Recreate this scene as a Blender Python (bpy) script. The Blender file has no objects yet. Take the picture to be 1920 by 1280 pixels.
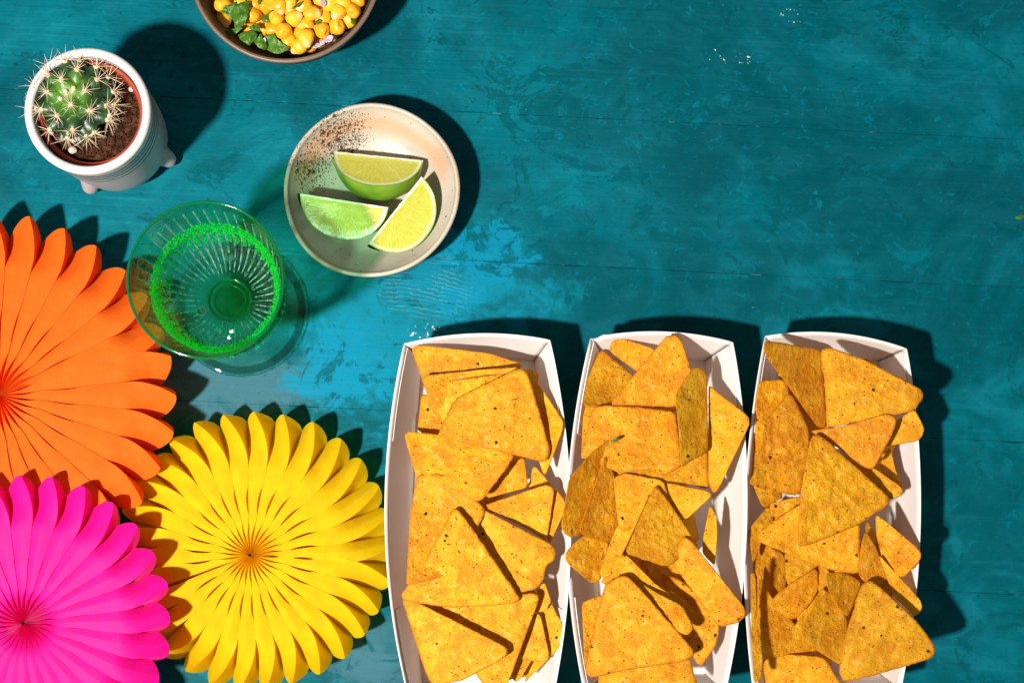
import bpy, bmesh, math, random
from mathutils import Vector, Matrix, noise
random.seed(7)
C = bpy.context.scene.collection
SC = bpy.context.scene
PI = math.pi
# ------------------------------------------------------------------ camera, world, lamp
H = 1.10                      # camera height above the table (m)
NX, NY = 960.0, 1000.0        # where the lens axis meets the table (photo pixels, 3200 px = 1 m)
cd = bpy.data.cameras.new('camera'); cam = bpy.data.objects.new('camera', cd); C.objects.link(cam)
cam.location = (0, (640-NY)/3200, H)
cd.sensor_width = 36; cd.lens = 36*H/0.6
cd.shift_y = (NY-640)/1920
cd.clip_start = 0.05; cd.clip_end = 20
SC.camera = cam
W = bpy.data.worlds.new('World'); SC.world = W; W.use_nodes = True
bg = W.node_tree.nodes['Background']
bg.inputs[0].default_value = (1.0, 0.97, 0.93, 1); bg.inputs[1].default_value = 0.19
LAMP_W = 13.6
ld = bpy.data.lights.new('studio_lamp', 'AREA'); ld.shape = 'DISK'; ld.size = 0.11; ld.energy = LAMP_W
ld.spread = math.radians(80)
ld.color = (1.0, 0.955, 0.89)
lamp = bpy.data.objects.new('studio_lamp', ld); C.objects.link(lamp)
lamp.location = (-0.74, -0.58, 1.75)
lamp.rotation_euler = (Vector((-0.13, -0.04, 0))-lamp.location).to_track_quat('-Z', 'Y').to_euler()
SC.view_settings.view_transform = 'Standard'; SC.view_settings.look = 'None'
SC.view_settings.exposure = 0; SC.view_settings.gamma = 1
SC.cycles.max_bounces = 14; SC.cycles.transmission_bounces = 12; SC.cycles.transparent_max_bounces = 16
SC.cycles.diffuse_bounces = 5
SC.cycles.use_denoising = True

def V(px, py, z=0.0):
    """photo pixel + height above the table (cm) -> metres"""
    k = H/(H-z*0.01)
    return Vector(((NX+(px-NX)/k-960)/3200, (640-(NY+(py-NY)/k))/3200, z*0.01))

# ------------------------------------------------------------------ node helpers
class T:
    def __init__(s, name, rough=0.6, spec=0.4):
        s.m = bpy.data.materials.new(name); s.m.use_nodes = True
        s.nt = s.m.node_tree; s.p = s.nt.nodes['Principled BSDF']; s.out = s.nt.nodes['Material Output']
        s.p.inputs['Roughness'].default_value = rough; s.p.inputs['Specular IOR Level'].default_value = spec
    def put(s, sock, v):
        if hasattr(v, 'is_output'): s.nt.links.new(v, sock)
        elif v is not None:
            try: sock.default_value = v
            except Exception: sock.default_value = tuple(v)+(1,)
    def n(s, typ, ins=None, **props):
        nd = s.nt.nodes.new(typ)
        for k, v in props.items(): setattr(nd, k, v)
        for k, v in (ins or {}).items(): s.put(nd.inputs[k], v)
        return nd
    def coord(s, kind='Object'): return s.n('ShaderNodeTexCoord').outputs[kind]
    def math(s, op, a, b=0.0, clamp=False):
        return s.n('ShaderNodeMath', {0: a, 1: b}, operation=op, use_clamp=clamp).outputs[0]
    def vm(s, op, a, b=(0, 0, 0)): return s.n('ShaderNodeVectorMath', {0: a, 1: b}, operation=op).outputs[0]
    def dist(s, a, b): return s.n('ShaderNodeVectorMath', {0: a, 1: b}, operation='DISTANCE').outputs['Value']
    def mapping(s, v, loc=(0, 0, 0), rot=(0, 0, 0), sc=(1, 1, 1)):
        return s.n('ShaderNodeMapping', {'Vector': v, 'Location': loc, 'Rotation': rot, 'Scale': sc}).outputs[0]
    def noise(s, v, scale, detail=4, rough=0.55, dist=0.0):
        return s.n('ShaderNodeTexNoise', {'Vector': v, 'Scale': scale, 'Detail': detail, 'Roughness': rough, 'Distortion': dist}).outputs[0]
    def voro(s, v, scale, feature='F1', out='Distance'):
        return s.n('ShaderNodeTexVoronoi', {'Vector': v, 'Scale': scale}, feature=feature).outputs[out]
    def mr(s, v, a, b, c=0.0, d=1.0, smooth=True):
        return s.n('ShaderNodeMapRange', {'Value': v, 'From Min': a, 'From Max': b, 'To Min': c, 'To Max': d},
                   interpolation_type='SMOOTHSTEP' if smooth else 'LINEAR').outputs[0]
    def mix(s, f, a, b, blend='MIX'):
        nd = s.n('ShaderNodeMix', data_type='RGBA', blend_type=blend)
        s.put(nd.inputs[0], f); s.put(nd.inputs[6], c4(a)); s.put(nd.inputs[7], c4(b)); return nd.outputs[2]
    def bump(s, h, strength=0.3, dist=0.001, normal=None):
        i = {'Height': h, 'Strength': strength, 'Distance': dist}
        if normal is not None: i['Normal'] = normal
        return s.n('ShaderNodeBump', i).outputs[0]
    def rnd(s): return s.n('ShaderNodeObjectInfo').outputs['Random']
    def attr(s, name): return s.n('ShaderNodeAttribute', attribute_name=name).outputs['Fac']
    def base(s, c): s.put(s.p.inputs['Base Color'], c4(c)); return s
    def norm(s, nrm): s.put(s.p.inputs['Normal'], nrm); return s
def c4(c): return c if hasattr(c, 'is_output') else tuple(c)[:3]+(1,)
def lin(r, g, b):
    f = lambda c: (c/255/12.92) if c <= 10 else ((c/255+0.055)/1.055)**2.4
    return (f(r), f(g), f(b))

# ------------------------------------------------------------------ object helpers
def link(name, me, mat=None, parent=None, loc=None):
    o = bpy.data.objects.new(name, me); C.objects.link(o)
    if mat is not None and me is not None:
        for m in (mat if isinstance(mat, (list, tuple)) else [mat]): me.materials.append(m)
    if parent is not None: o.parent = parent
    if loc is not None: o.location = loc
    return o
def tag(o, label=None, cat=None, group=None, kind=None):
    if label: o['label'] = label
    if cat: o['category'] = cat
    if group: o['group'] = group
    if kind: o['kind'] = kind
    return o
def thing(name, label, cat, loc, group=None):
    return tag(link(name, None, loc=loc), label, cat, group)
def mesh(verts, faces, name='mesh', smooth=True, mats=None):
    me = bpy.data.meshes.new(name); me.from_pydata([tuple(v) for v in verts], [], faces); me.update()
    if smooth: me.polygons.foreach_set('use_smooth', [True]*len(me.polygons))
    if mats: me.polygons.foreach_set('material_index', mats)
    return me
def set_attr(me, name, vals):
    a = me.attributes.new(name, 'FLOAT', 'POINT'); a.data.foreach_set('value', vals)
def lathe(prof, seg=96, closed=False, rfun=None):
    """prof: list of (r, z) in cm; a radius of 0 becomes a pole. rfun(theta, r, z, i) -> r"""
    vs, fs, rings = [], [], []
    for i, (r, z) in enumerate(prof):
        if r <= 1e-6:
            vs.append((0, 0, z*.01)); rings.append([len(vs)-1])
        else:
            st = len(vs)
            for k in range(seg):
                th = 2*PI*k/seg
                rr = rfun(th, r, z, i) if rfun else r
                vs.append((rr*.01*math.cos(th), rr*.01*math.sin(th), z*.01))
            rings.append(list(range(st, st+seg)))
    pairs = list(zip(rings[:-1], rings[1:]))
    if closed: pairs.append((rings[-1], rings[0]))
    for a, b in pairs:
        if len(a) == 1 and len(b) == 1: continue
        for k in range(seg):
            k2 = (k+1) % seg
            if len(a) == 1: fs.append((a[0], b[k2], b[k]))
            elif len(b) == 1: fs.append((a[k], a[k2], b[0]))
            else: fs.append((a[k], a[k2], b[k2], b[k]))
    return vs, fs
def arc(cx, cz, r, a0, a1, n):
    return [(cx+r*math.cos(math.radians(a0+(a1-a0)*i/n)), cz+r*math.sin(math.radians(a0+(a1-a0)*i/n))) for i in range(n+1)]

def rounded_outline(pts, rad, M):
    """pts in cm (2-D). corner rounding by quadratic curves, then even resampling"""
    n = len(pts); path = []
    for i in range(n):
        p0, p1, p2 = Vector(pts[i-1]), Vector(pts[i]), Vector(pts[(i+1) % n])
        a, b = p0-p1, p2-p1
        d1 = min(rad, a.length*0.42); d2 = min(rad, b.length*0.42)
        q0 = p1+a.normalized()*d1; q2 = p1+b.normalized()*d2
        for j in range(7):
            t = j/6; path.append(q0*(1-t)**2+p1*2*t*(1-t)+q2*t*t)
    L = [0]
    for i in range(len(path)): L.append(L[-1]+(path[(i+1) % len(path)]-path[i]).length)
    tot, out, j = L[-1], [], 0
    for k in range(M):
        s = tot*k/M
        while L[j+1] < s: j += 1
        a, b = path[j], path[(j+1) % len(path)]
        seg = max(L[j+1]-L[j], 1e-9)
        out.append(a.lerp(b, (s-L[j])/seg))
    return out

def sheet(name, px, z0, gx=0, gy=0, bend=0, bax=0, thick=0.14, rad=0.42, amp=0.03, M=84, rings=16, jit=0.02, mat=None, parent=None, seed=None, fold=None):
    """a thin crisp/leaf-like slab whose outline is a polygon of photo pixels; z0 cm at its centre, gx/gy slope
    (cm per cm towards photo right / photo bottom), bend = curvature (1/cm) along axis angle bax"""
    sd = seed if seed is not None else random.random()*100
    cx = sum(p[0] for p in px)/len(px); cy = sum(p[1] for p in px)/len(px)
    k0 = H/(H-z0*.01)
    loc = V(cx, cy, z0)
    flat = [((x-cx)/32/k0, (y-cy)/32/k0) for x, y in px]
    area = sum(flat[i][0]*flat[(i+1) % len(flat)][1]-flat[(i+1) % len(flat)][0]*flat[i][1] for i in range(len(flat)))
    if area > 0: flat = flat[::-1]          # counter-clockwise once y is flipped
    out = rounded_outline(flat, rad, M)
    ca, sa = math.cos(bax), math.sin(bax)
    def zz(x, y):
        s = x*ca+y*sa
        w = noise.noise(Vector((x*.7+sd, y*.7, sd)))*amp*3.2+noise.noise(Vector((x*5+sd, y*5, sd)))*amp*.35+noise.noise(Vector((x*2.3+sd, y*2.3-sd, 0)))*amp
        w += max(0, noise.noise(Vector((x*2.9-sd, y*2.9+sd, 3.3)))-0.10)*amp*2.2
        f = fold(x, y) if fold else 0
        return gx*x+gy*y+bend*s*s*.5+w+f
    sl = math.sqrt(1+gx*gx+gy*gy); th = thick*min(sl, 2.4)
    vs, fs = [], []
    def put(x, y, dz):
        z = z0+zz(x, y)+dz
        kk = (H-z*.01)/(H-z0*.01)     # keep the outline where the photo shows it at this height
        p = V(cx+x*32*k0, cy+y*32*k0, z)
        vs.append(p-loc)
    jr = [1+jit*noise.noise(Vector((p.x*4+sd, p.y*4, 9)))+jit*.6*noise.noise(Vector((p.x*11+sd, p.y*11, 2))) for p in out]
    put(0, 0, th/2)
    fr = [(i/rings)**0.85 for i in range(1, rings)]+[0.985]
    for f in fr:
        for k, p in enumerate(out): put(p.x*f*jr[k], p.y*f*jr[k], th/2*(1 if f < .98 else .8))
    for k, p in enumerate(out): put(p.x*jr[k], p.y*jr[k], 0)
    for f in fr[::-1]:
        for k, p in enumerate(out): put(p.x*f*jr[k], p.y*f*jr[k], -th/2*(1 if f < .98 else .8))
    put(0, 0, -th/2)
    nr = 2*len(fr)+1
    for k in range(M): fs.append((0, 1+k, 1+(k+1) % M))
    for r in range(nr-1):
        a, b = 1+r*M, 1+(r+1)*M
        for k in range(M): fs.append((a+k, b+k, b+(k+1) % M, a+(k+1) % M))
    a, e = 1+(nr-1)*M, len(vs)-1
    for k in range(M): fs.append((e, a+(k+1) % M, a+k))
    me = mesh(vs, fs, name)
    rv = [0.0]+[f for f in fr for _ in range(M)]+[1.0]*M+[f for f in fr[::-1] for _ in range(M)]+[0.0]
    set_attr(me, 'rim', rv)
    return link(name, me, mat, parent, loc if parent is None else None)

# ------------------------------------------------------------------ materials
def paint_material():
    t = T('teal_paint', 0.5, 0.04)
    co = t.coord()
    ro = t.mapping(co, rot=(0, 0, math.radians(2.86)))
    n1 = t.noise(co, 9, 7, .62, .9)
    n2 = t.noise(t.mapping(co, loc=(3, 1, 0), sc=(1, 1.5, 1)), 26, 8, .68, 1.2)
    n3 = t.noise(t.mapping(co, loc=(7, 2, 0)), 60, 8, .7, .6)
    grain = t.noise(t.mapping(ro, sc=(10, 420, 1)), 1, 4, .6)
    grain2 = t.noise(t.mapping(ro, sc=(26, 1100, 1)), 1, 3, .6)
    dark, mid, lite, blue, grey = (.0002, .068, .089), (.0003, .116, .151), (.0006, .178, .23), (.002, .205, .335), (.046, .145, .19)
    col = t.mix(t.mr(n1, .36, .60), dark, mid)
    col = t.mix(t.math('MULTIPLY', t.mr(n2, .40, .66), .95), col, t.mix(t.mr(n1, .45, .62), (.002, .092, .122), (.003, .160, .208)))
    # cloudy brushed-on lighter and darker coats; the last paints in lamp falloff
    def blob(x, y, rx, ry, rot=0, edge=.55, rough=.5):
        c = V(x, y, 0)
        d = t.mapping(t.vm('SUBTRACT', co, tuple(c)), rot=(0, 0, math.radians(rot)))
        d = t.vm('MULTIPLY', d, (3200/rx, 3200/ry, 0))
        L = t.n('ShaderNodeVectorMath', {0: d}, operation='LENGTH').outputs['Value']
        wob = t.math('ADD', t.math('MULTIPLY', t.math('SUBTRACT', n3, .5), 2.6*rough), t.math('MULTIPLY', t.math('SUBTRACT', n2, .5), 2.0*rough))
        return t.mr(t.math('ADD', L, wob), 1.0, edge, 0, 1)
    def coat(c, colr, blobs, amt):
        f = None
        for b in blobs:
            m = blob(*b); f = m if f is None else t.math('MAXIMUM', f, m)
        return t.mix(t.math('MULTIPLY', f, amt), c, colr)
    col = coat(col, lite, [(1010, 150, 190, 150, 0, .1, .9), (1110, 350, 260, 90, 20, .1, .9), (420, 420, 260, 130, 0, .1, .9), (150, 40, 300, 90, 0, .1, .8)], .36)
    col = coat(col, (.001, .066, .088), [(1310, 330, 160, 110, -35, .2, 1.0), (1180, 120, 190, 70, -25, .2, 1.0), (1690, 90, 90, 50, 30, .3, 1.0), (1800, 330, 160, 70, 0, .1, 1.0), (1500, 470, 260, 40, 0, .1, .9)], .55)
    col = coat(col, grey, [(440, 720, 240, 100, 0, .3, .6), (690, 1230, 110, 90, 0, .3, .6), (1070, 1180, 90, 90, 0, .3, .5)], .85)
    col = coat(col, (.003, .20, .30), [(700, 650, 190, 170, 0, .35, .9), (880, 545, 190, 110, 0, .3, .9)], .8)
    col = coat(col, blue, [(920, 480, 82, 62, -10, .75, 1.1), (635, 690, 78, 85, 30, .7, 1.3), (870, 560, 58, 36, 0, .7, 1.3)], .80)
    col = coat(col, (.0002, .066, .083), [(1840, 980, 150, 260, 0, .1, .8), (1800, 620, 240, 120, 0, .1, .9), (1500, 560, 300, 60, 0, .1, .9)], .6)  # darkens the right side of the paint, standing in for lamp falloff
    # crisp little dabs of the brush
    for (lx, sc, lo, hi, cc, am) in ((1.3, 22, .56, .585, (.0003, .072, .092), .55), (4.1, 31, .57, .66, (.0006, .180, .230), .40), (8.7, 58, .59, .64, (.0002, .062, .082), .55), (2.2, 75, .61, .70, (.001, .22, .28), .38), (6.2, 120, .57, .68, (.0006, .20, .27), .42), (9.3, 240, .58, .70, (.0003, .055, .072), .45)):
        q = t.noise(t.mapping(co, loc=(lx, lx*.6, 0), rot=(0, 0, lx), sc=(1, 1.35, 1)), sc, 8, .74, .9)
        col = t.mix(t.math('MULTIPLY', t.mr(q, lo, hi), am*1.3), col, cc)
    # brush streaks and grain of the wood telegraphing through the paint
    col = t.mix(t.math('MULTIPLY', t.mr(grain, .52, .80), t.mr(n1, .35, .7, .02, .22)), col, (.03, .30, .38))
    col = t.mix(t.math('MULTIPLY', t.mr(grain, .48, .28), .20), col, (.0005, .06, .085))
    # pale scratched rings near the plate
    cs = V(700, 880, 0)
    dd = t.n('ShaderNodeVectorMath', {0: t.vm('MULTIPLY', t.vm('SUBTRACT', co, tuple(cs)), (1, 1.25, 0))}, operation='LENGTH').outputs['Value']
    rings = t.math('SINE', t.math('ADD', t.math('MULTIPLY', dd, 2100), t.math('MULTIPLY', t.math('ADD', n3, n2), 17)))
    sm = t.math('MULTIPLY', t.mr(rings, .80, .98), t.math('MULTIPLY', blob(800, 545, 105, 70, 0, .6, .5), t.mr(n3, .40, .55)))
    col = t.mix(t.math('MULTIPLY', sm, .24), col, (.40, .60, .64))
    # knocked-off flecks
    sn = t.noise(t.mapping(co, loc=(5, 5, 0)), 520, 3, .6)
    col = t.mix(t.math('MULTIPLY', t.mr(sn, .735, .76), t.mr(t.noise(co, 11, 3), .50, .60)), col, (.25, .45, .48))
    def flecks(x, y, r, s, thr):
        f = t.math('MULTIPLY', blob(x, y, r, r*.75, 0, .5, .3), t.mr(t.noise(t.mapping(co, loc=(x, y, 0)), s, 3, .6), thr, thr+.03))
        return t.mix(f, col, (.72, .68, .66))
    col = flecks(1396, 108, 20, 560, .60); col = flecks(1482, 30, 24, 420, .62); col = flecks(800, 625, 40, 330, .60); col = flecks(1345, 105, 30, 300, .66)
    # rubbed edges along the joints
    sep = t.n('ShaderNodeSeparateXYZ', {0: ro}).outputs
    edge = t.attr('edge')
    ew = t.math('MULTIPLY', t.mr(edge, .55, .9), t.mr(t.noise(t.mapping(ro, sc=(60, 4, 1)), 1, 3), .60, .64))
    col = t.mix(ew, col, (.60, .66, .64))
    t.base(col)
    h = t.math('ADD', t.math('MULTIPLY', grain, .5), t.math('ADD', t.math('MULTIPLY', grain2, .25), t.math('MULTIPLY', n3, .55)))
    t.norm(t.bump(h, .38, .0011))
    t.put(t.p.inputs['Roughness'], t.mr(n2, .3, .7, .36, .55))
    return t.m
def chip_material():
    t = T('corn_chip', 0.62, 0.3)
    r = t.rnd()
    co = t.vm('ADD', t.coord(), t.n('ShaderNodeCombineXYZ', {0: t.math('MULTIPLY', r, 7.3), 1: t.math('MULTIPLY', r, 3.1), 2: 0.0}).outputs[0])
    n1 = t.noise(co, 75, 5, .6, .4); n2 = t.noise(co, 260, 5, .65); n3 = t.noise(co, 900, 3, .6); n4 = t.noise(co, 1700, 2, .5)
    nf = t.noise(co, 480, 4, .7, .3)
    col = t.mix(t.mr(n1, .35, .65), (.66, .265, .016), (.82, .43, .050))
    col = t.mix(t.math('MULTIPLY', t.mr(n2, .50, .74), .75), col, (.88, .57, .15))
    col = t.mix(t.math('MULTIPLY', t.mr(n2, .44, .26), .60), col, (.58, .17, .008))
    col = t.mix(t.math('MULTIPLY', t.mr(nf, .56, .70), .60), col, (.90, .60, .20))
    col = t.mix(t.math('MULTIPLY', t.mr(nf, .44, .32), .50), col, (.52, .150, .008))
    col = t.mix(t.math('MULTIPLY', t.mr(n3, .62, .74), .45), col, (.50, .14, .012))
    # seasoning: orange freckles and dark hull flecks
    v1 = t.voro(co, 330); g1 = t.noise(co, 120, 2)
    col = t.mix(t.math('MULTIPLY', t.mr(v1, .24, .12), t.mr(g1, .44, .56)), col, (.36, .085, .008))
    def flecks(c, sc, off, r0, r1, thr):
        v = t.mapping(co, loc=(off, off*.7, 0))
        nz = t.math('MULTIPLY', t.math('SUBTRACT', t.noise(v, 900, 2), .5), .22)
        vv = t.math('ADD', t.voro(v, sc), nz)
        sel = t.n('ShaderNodeTexVoronoi', {'Vector': v, 'Scale': sc}).outputs['Color']
        sx = t.n('ShaderNodeSeparateColor', {0: sel}).outputs[0]
        return t.mix(t.math('MULTIPLY', t.mr(vv, r1, r0), t.mr(sx, thr, thr+.02)), c, (.030, .012, .006))
    col = flecks(col, 110, 2.0, .07, .15, .66)
    col = flecks(col, 420, 9.0, .10, .20, .86)
    col = flecks(col, 210, 5.0, .07, .14, .80)
    rimv = t.math('ADD', t.attr('rim'), t.math('MULTIPLY', t.math('SUBTRACT', n2, .5), .16))
    col = t.mix(t.math('MULTIPLY', t.mr(rimv, .90, 1.0), .55), col, (.50, .145, .010))
    hs = t.n('ShaderNodeHueSaturation', {'Hue': t.mr(r, 0, 1, .491, .501, False), 'Saturation': 1.06, 'Value': t.mr(t.math('FRACT', t.math('MULTIPLY', r, 17.3)), 0, 1, .86, 1.0, False), 'Color': col}).outputs[0]
    t.base(hs)
    h = t.math('ADD', t.math('MULTIPLY', n2, 1.0), t.math('ADD', t.math('MULTIPLY', n3, .35), t.math('MULTIPLY', n4, .12)))
    t.norm(t.bump(h, .78, .0018))
    t.p.inputs['Subsurface Weight'].default_value = 0.0
    return t.m
def paper_material(name, c, ctr, trans, spec=.2, rough=.75, sheen=0):
    """dyed tissue paper: diffuse sheet with light coming through"""
    t = T(name, rough, spec)
    co = t.coord()
    fib = t.noise(t.mapping(co, sc=(1, 1, .3)), 900, 4, .7)
    cl = t.noise(co, 120, 4, .6)
    col = t.mix(t.mr(cl, .3, .7), tuple(x*.90 for x in c), tuple(min(1, x*1.04) for x in c))
    col = t.mix(t.math('MULTIPLY', t.mr(fib, .55, .8), .18), col, tuple(min(1, x*.9+.10) for x in c))
    if sheen:
        t.p.inputs['Sheen Weight'].default_value = sheen; t.p.inputs['Sheen Roughness'].default_value = .35; t.p.inputs['Sheen Tint'].default_value = (1, .6, .85, 1)
    t.base(col)
    nb = t.bump(t.math('ADD', fib, t.math('MULTIPLY', cl, 1.5)), .35, .0006)
    t.norm(nb)
    tr = t.n('ShaderNodeBsdfTranslucent', {'Color': c4(ctr), 'Normal': nb})
    ms = t.n('ShaderNodeMixShader', {0: trans, 1: t.p.outputs[0], 2: tr.outputs[0]})
    t.nt.links.new(ms.outputs[0], t.out.inputs[0])
    return t.m
M_PAINT = paint_material()
M_CHIP = chip_material()
def simple(name, c, rough=.5, spec=.4, nscale=0, namt=.1, bscale=0, bstr=.2, bdist=.0005, coat=0):
    t = T(name, rough, spec); co = t.coord()
    if nscale:
        t.base(t.mix(t.noise(co, nscale, 5, .6), tuple(x*(1-namt) for x in c), tuple(min(1, x*(1+namt)) for x in c)))
    else: t.base(c)
    if bscale: t.norm(t.bump(t.noise(co, bscale, 4, .6), bstr, bdist))
    if coat: t.p.inputs['Coat Weight'].default_value = coat; t.p.inputs['Coat Roughness'].default_value = .12
    return t.m
M_UNDER = simple('dark_joint', (.004, .012, .015), .9, .1)
M_CARD = simple('white_card', (.79, .735, .70), .62, .25, 60, .03, 1500, .12, .0003)
M_CARDOUT = simple('printed_card', (.05, .38, .12), .5, .3, 90, .25)
M_CARDEDGE = simple('card_edge', (.83, .80, .76), .8, .1)

# ------------------------------------------------------------------ the table
table = link('table_top', None); tag(table, 'teal painted wooden table of wide planks', None, None, 'structure')
SL = math.tan(math.radians(2.86))
def plank(y0, y1, seed):
    """y0,y1: photo y of the upper and lower joint at photo x=960"""
    n = 260; vs = []; fs = []; ed = []
    xs = [-900+3700*i/n for i in range(n+1)]
    rows = [(0, -2.6), (0, -.06), (.002, -.02), (.006, -.007), (.018, 0)]
    for x in xs:
        for (side, yj) in ((0, y0), (1, y1)):
            j = noise.noise(Vector((x*.02, seed+side*31, 0)))*.9+noise.noise(Vector((x*.075, seed+side*13, 5)))*.8
            gap = max(0.03, .0+j*1.5)          # px, half the joint
            seq = []
            for ins, z in rows:
                yy = yj+SL*(x-960)+(gap+ins*32)*(1 if side == 0 else -1)
                p = V(x, yy, 0); p.z = z*.01
                seq.append((p, 1.0 if ins < .004 else .0))
            for p, e in (seq if side == 0 else seq[::-1]): vs.append(p); ed.append(e)
    m = 2*len(rows)
    for i in range(n):
        for r in range(m-1):
            a = i*m+r; b = (i+1)*m+r
            fs.append((a, a+1, b+1, b))
        fs.append((i*m+m-1, i*m, (i+1)*m, (i+1)*m+m-1))
    fs.append(tuple(range(m))[::-1]); fs.append(tuple(range(n*m, n*m+m)))
    me = mesh(vs, fs, 'plank', smooth=False); set_attr(me, 'edge', ed)
    bmn = bmesh.new(); bmn.from_mesh(me); bmesh.ops.recalc_face_normals(bmn, faces=bmn.faces); bmn.to_mesh(me); bmn.free()
    return link('plank', me, M_PAINT, table)
joints = [-650, -360, -68, 214, 492, 781, 1067, 1353, 1640, 1925, 2210]
for i in range(len(joints)-1): plank(joints[i], joints[i+1], 3.7*i+1)
me = mesh([V(-900, -700), V(2800, -700), V(2800, 2320), V(-900, 2320)], [(0, 1, 2, 3)], 'underside')
for v in me.vertices: v.co.z = -.027
tag(link('table_underlay', me, M_UNDER), kind='structure')

# ------------------------------------------------------------------ paper trays
def smooth(a, b, x):
    t = max(0, min(1, (x-a)/(b-a))); return t*t*(3-2*t)
def bez(a, b, out, u):
    p = a.lerp(b, u); return p+out*(4*u*(1-u))
def tray(name_label, rim, floor, bulges, h=4.0, ragged=0.0, fbow=14):
    """rim/floor: TL, TR, BR, BL in photo pixels; bulges: outward bow in px of top,right,bottom,left rim"""
    cxp = sum(p[0] for p in floor)/4; cyp = sum(p[1] for p in floor)/4
    loc = V(cxp, cyp, 0)
    root = thing('paper_tray', name_label, 'food tray', loc, 'white paper trays of tortilla chips')
    rc = [V(x, y, h) for x, y in rim]; fc = [V(x, y, .05) for x, y in floor]
    outs = [Vector((0, 1, 0)), Vector((1, 0, 0)), Vector((0, -1, 0)), Vector((-1, 0, 0))]
    TH = .0005
    def wallpt(i, u, w, off=0.0):
        a, b = bez(fc[i], fc[(i+1) % 4], outs[i]*(fbow if i in (1, 3) else 0)/3200, u), bez(rc[i], rc[(i+1) % 4], outs[i]*bulges[i]/3200, u)
        if ragged and i == 0 : b = b+Vector((0, ragged*.0035*noise.noise(Vector((u*38, 4, 3)))*smooth(.16, .02, u), -ragged*.006*smooth(.10, .0, u)))
        p = a.lerp(b, w)
        nrm = (outs[i]*.75+Vector((0, 0, -.4))).normalized()
        bow = outs[i]*(.0012*math.sin(PI*w)*math.sin(PI*u))
        return p+nrm*off+bow-loc
    names = ['end_wall', 'side_wall', 'end_wall', 'side_wall']
    for i in range(4):
        nu, nw = 24, 6; vs, fs, mi = [], [], []
        for s in (0, 1):
            for a in range(nu+1):
                for b in range(nw+1): vs.append(wallpt(i, a/nu, b/nw, s*TH))
        st = (nu+1)*(nw+1); g = lambda s, a, b: s*st+a*(nw+1)+b
        for a in range(nu):
            for b in range(nw):
                fs.append((g(0, a, b), g(0, a+1, b), g(0, a+1, b+1), g(0, a, b+1))); mi.append(0)
                fs.append((g(1, a, b), g(1, a, b+1), g(1, a+1, b+1), g(1, a+1, b))); mi.append(1)
            fs.append((g(0, a, nw), g(0, a+1, nw), g(1, a+1, nw), g(1, a, nw))); mi.append(2)
            fs.append((g(0, a, 0), g(1, a, 0), g(1, a+1, 0), g(0, a+1, 0))); mi.append(2)
        for b in range(nw):
            fs.append((g(0, 0, b), g(0, 0, b+1), g(1, 0, b+1), g(1, 0, b))); mi.append(2)
            fs.append((g(0, nu, b), g(1, nu, b), g(1, nu, b+1), g(0, nu, b+1))); mi.append(2)
        link(names[i], mesh(vs, fs, names[i], True, mi), [M_CARD, M_CARDOUT, M_CARDEDGE], root)
        if i in (1, 3):      # glued corner flaps on the inside of both long walls
            for end in (0, 1):
                vs, fs = [], []; nu2, nw2 = 10, 5
                for s in (0, 1):
                    for a in range(nu2+1):
                        for b in range(nw2+1):
                            w = .02+b/nw2*.84
                            ul = .26-.11*max(0, 1-w/.55)
                            u = a/nu2*ul+.004
                            vs.append(wallpt(i, u if end == 0 else 1-u, w, -.0003-s*.0006))
                st = (nu2+1)*(nw2+1); g = lambda s, a, b: s*st+a*(nw2+1)+b
                for a in range(nu2):
                    for b in range(nw2):
                        fs.append((g(0, a, b), g(0, a+1, b), g(0, a+1, b+1), g(0, a, b+1)))
                        fs.append((g(1, a, b), g(1, a, b+1), g(1, a+1, b+1), g(1, a+1, b)))
                    for b in (0, nw2): fs.append((g(0, a, b), g(0, a+1, b), g(1, a+1, b), g(1, a, b)))
                for b in range(nw2):
                    for a in (0, nu2): fs.append((g(0, a, b), g(0, a, b+1), g(1, a, b+1), g(1, a, b)))
                me = mesh(vs, fs, 'corner_flap', False)
                link('corner_flap', me, M_CARD, root)
    ring = [wallpt(i, a/12, 0) for i in range(4) for a in range(12)]
    m = len(ring); vs = ring+[p-Vector((0, 0, .0004)) for p in ring]
    link('base', mesh(vs, [tuple(range(m))[::-1], tuple(range(m, 2*m))]+[(a, (a+1) % m, m+(a+1) % m, m+a) for a in range(m)], 'base', False), M_CARD, root)
    return root
tray('white paper tray of chips nearest the yellow fan, leftmost of three', [(758, 645), (1031, 638), (1032, 1328), (772, 1328)], [(789, 676), (1004, 676), (1004, 1280), (789, 1280)], [15, 37, 14, 41])
tray('white paper tray of chips with ragged green top left corner, middle of three', [(1108, 634), (1374, 642), (1360, 1296), (1096, 1296)], [(1134, 676), (1323, 676), (1323, 1262), (1134, 1262)], [15, 32, 14, 37], ragged=.9)
tray('white paper tray of chips at the right, farthest from the yellow fan', [(1435, 631), (1700, 654), (1689, 1290), (1414, 1300)], [(1456, 672), (1650, 676), (1650, 1262), (1456, 1262)], [17, 30, 14, 27])

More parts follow.
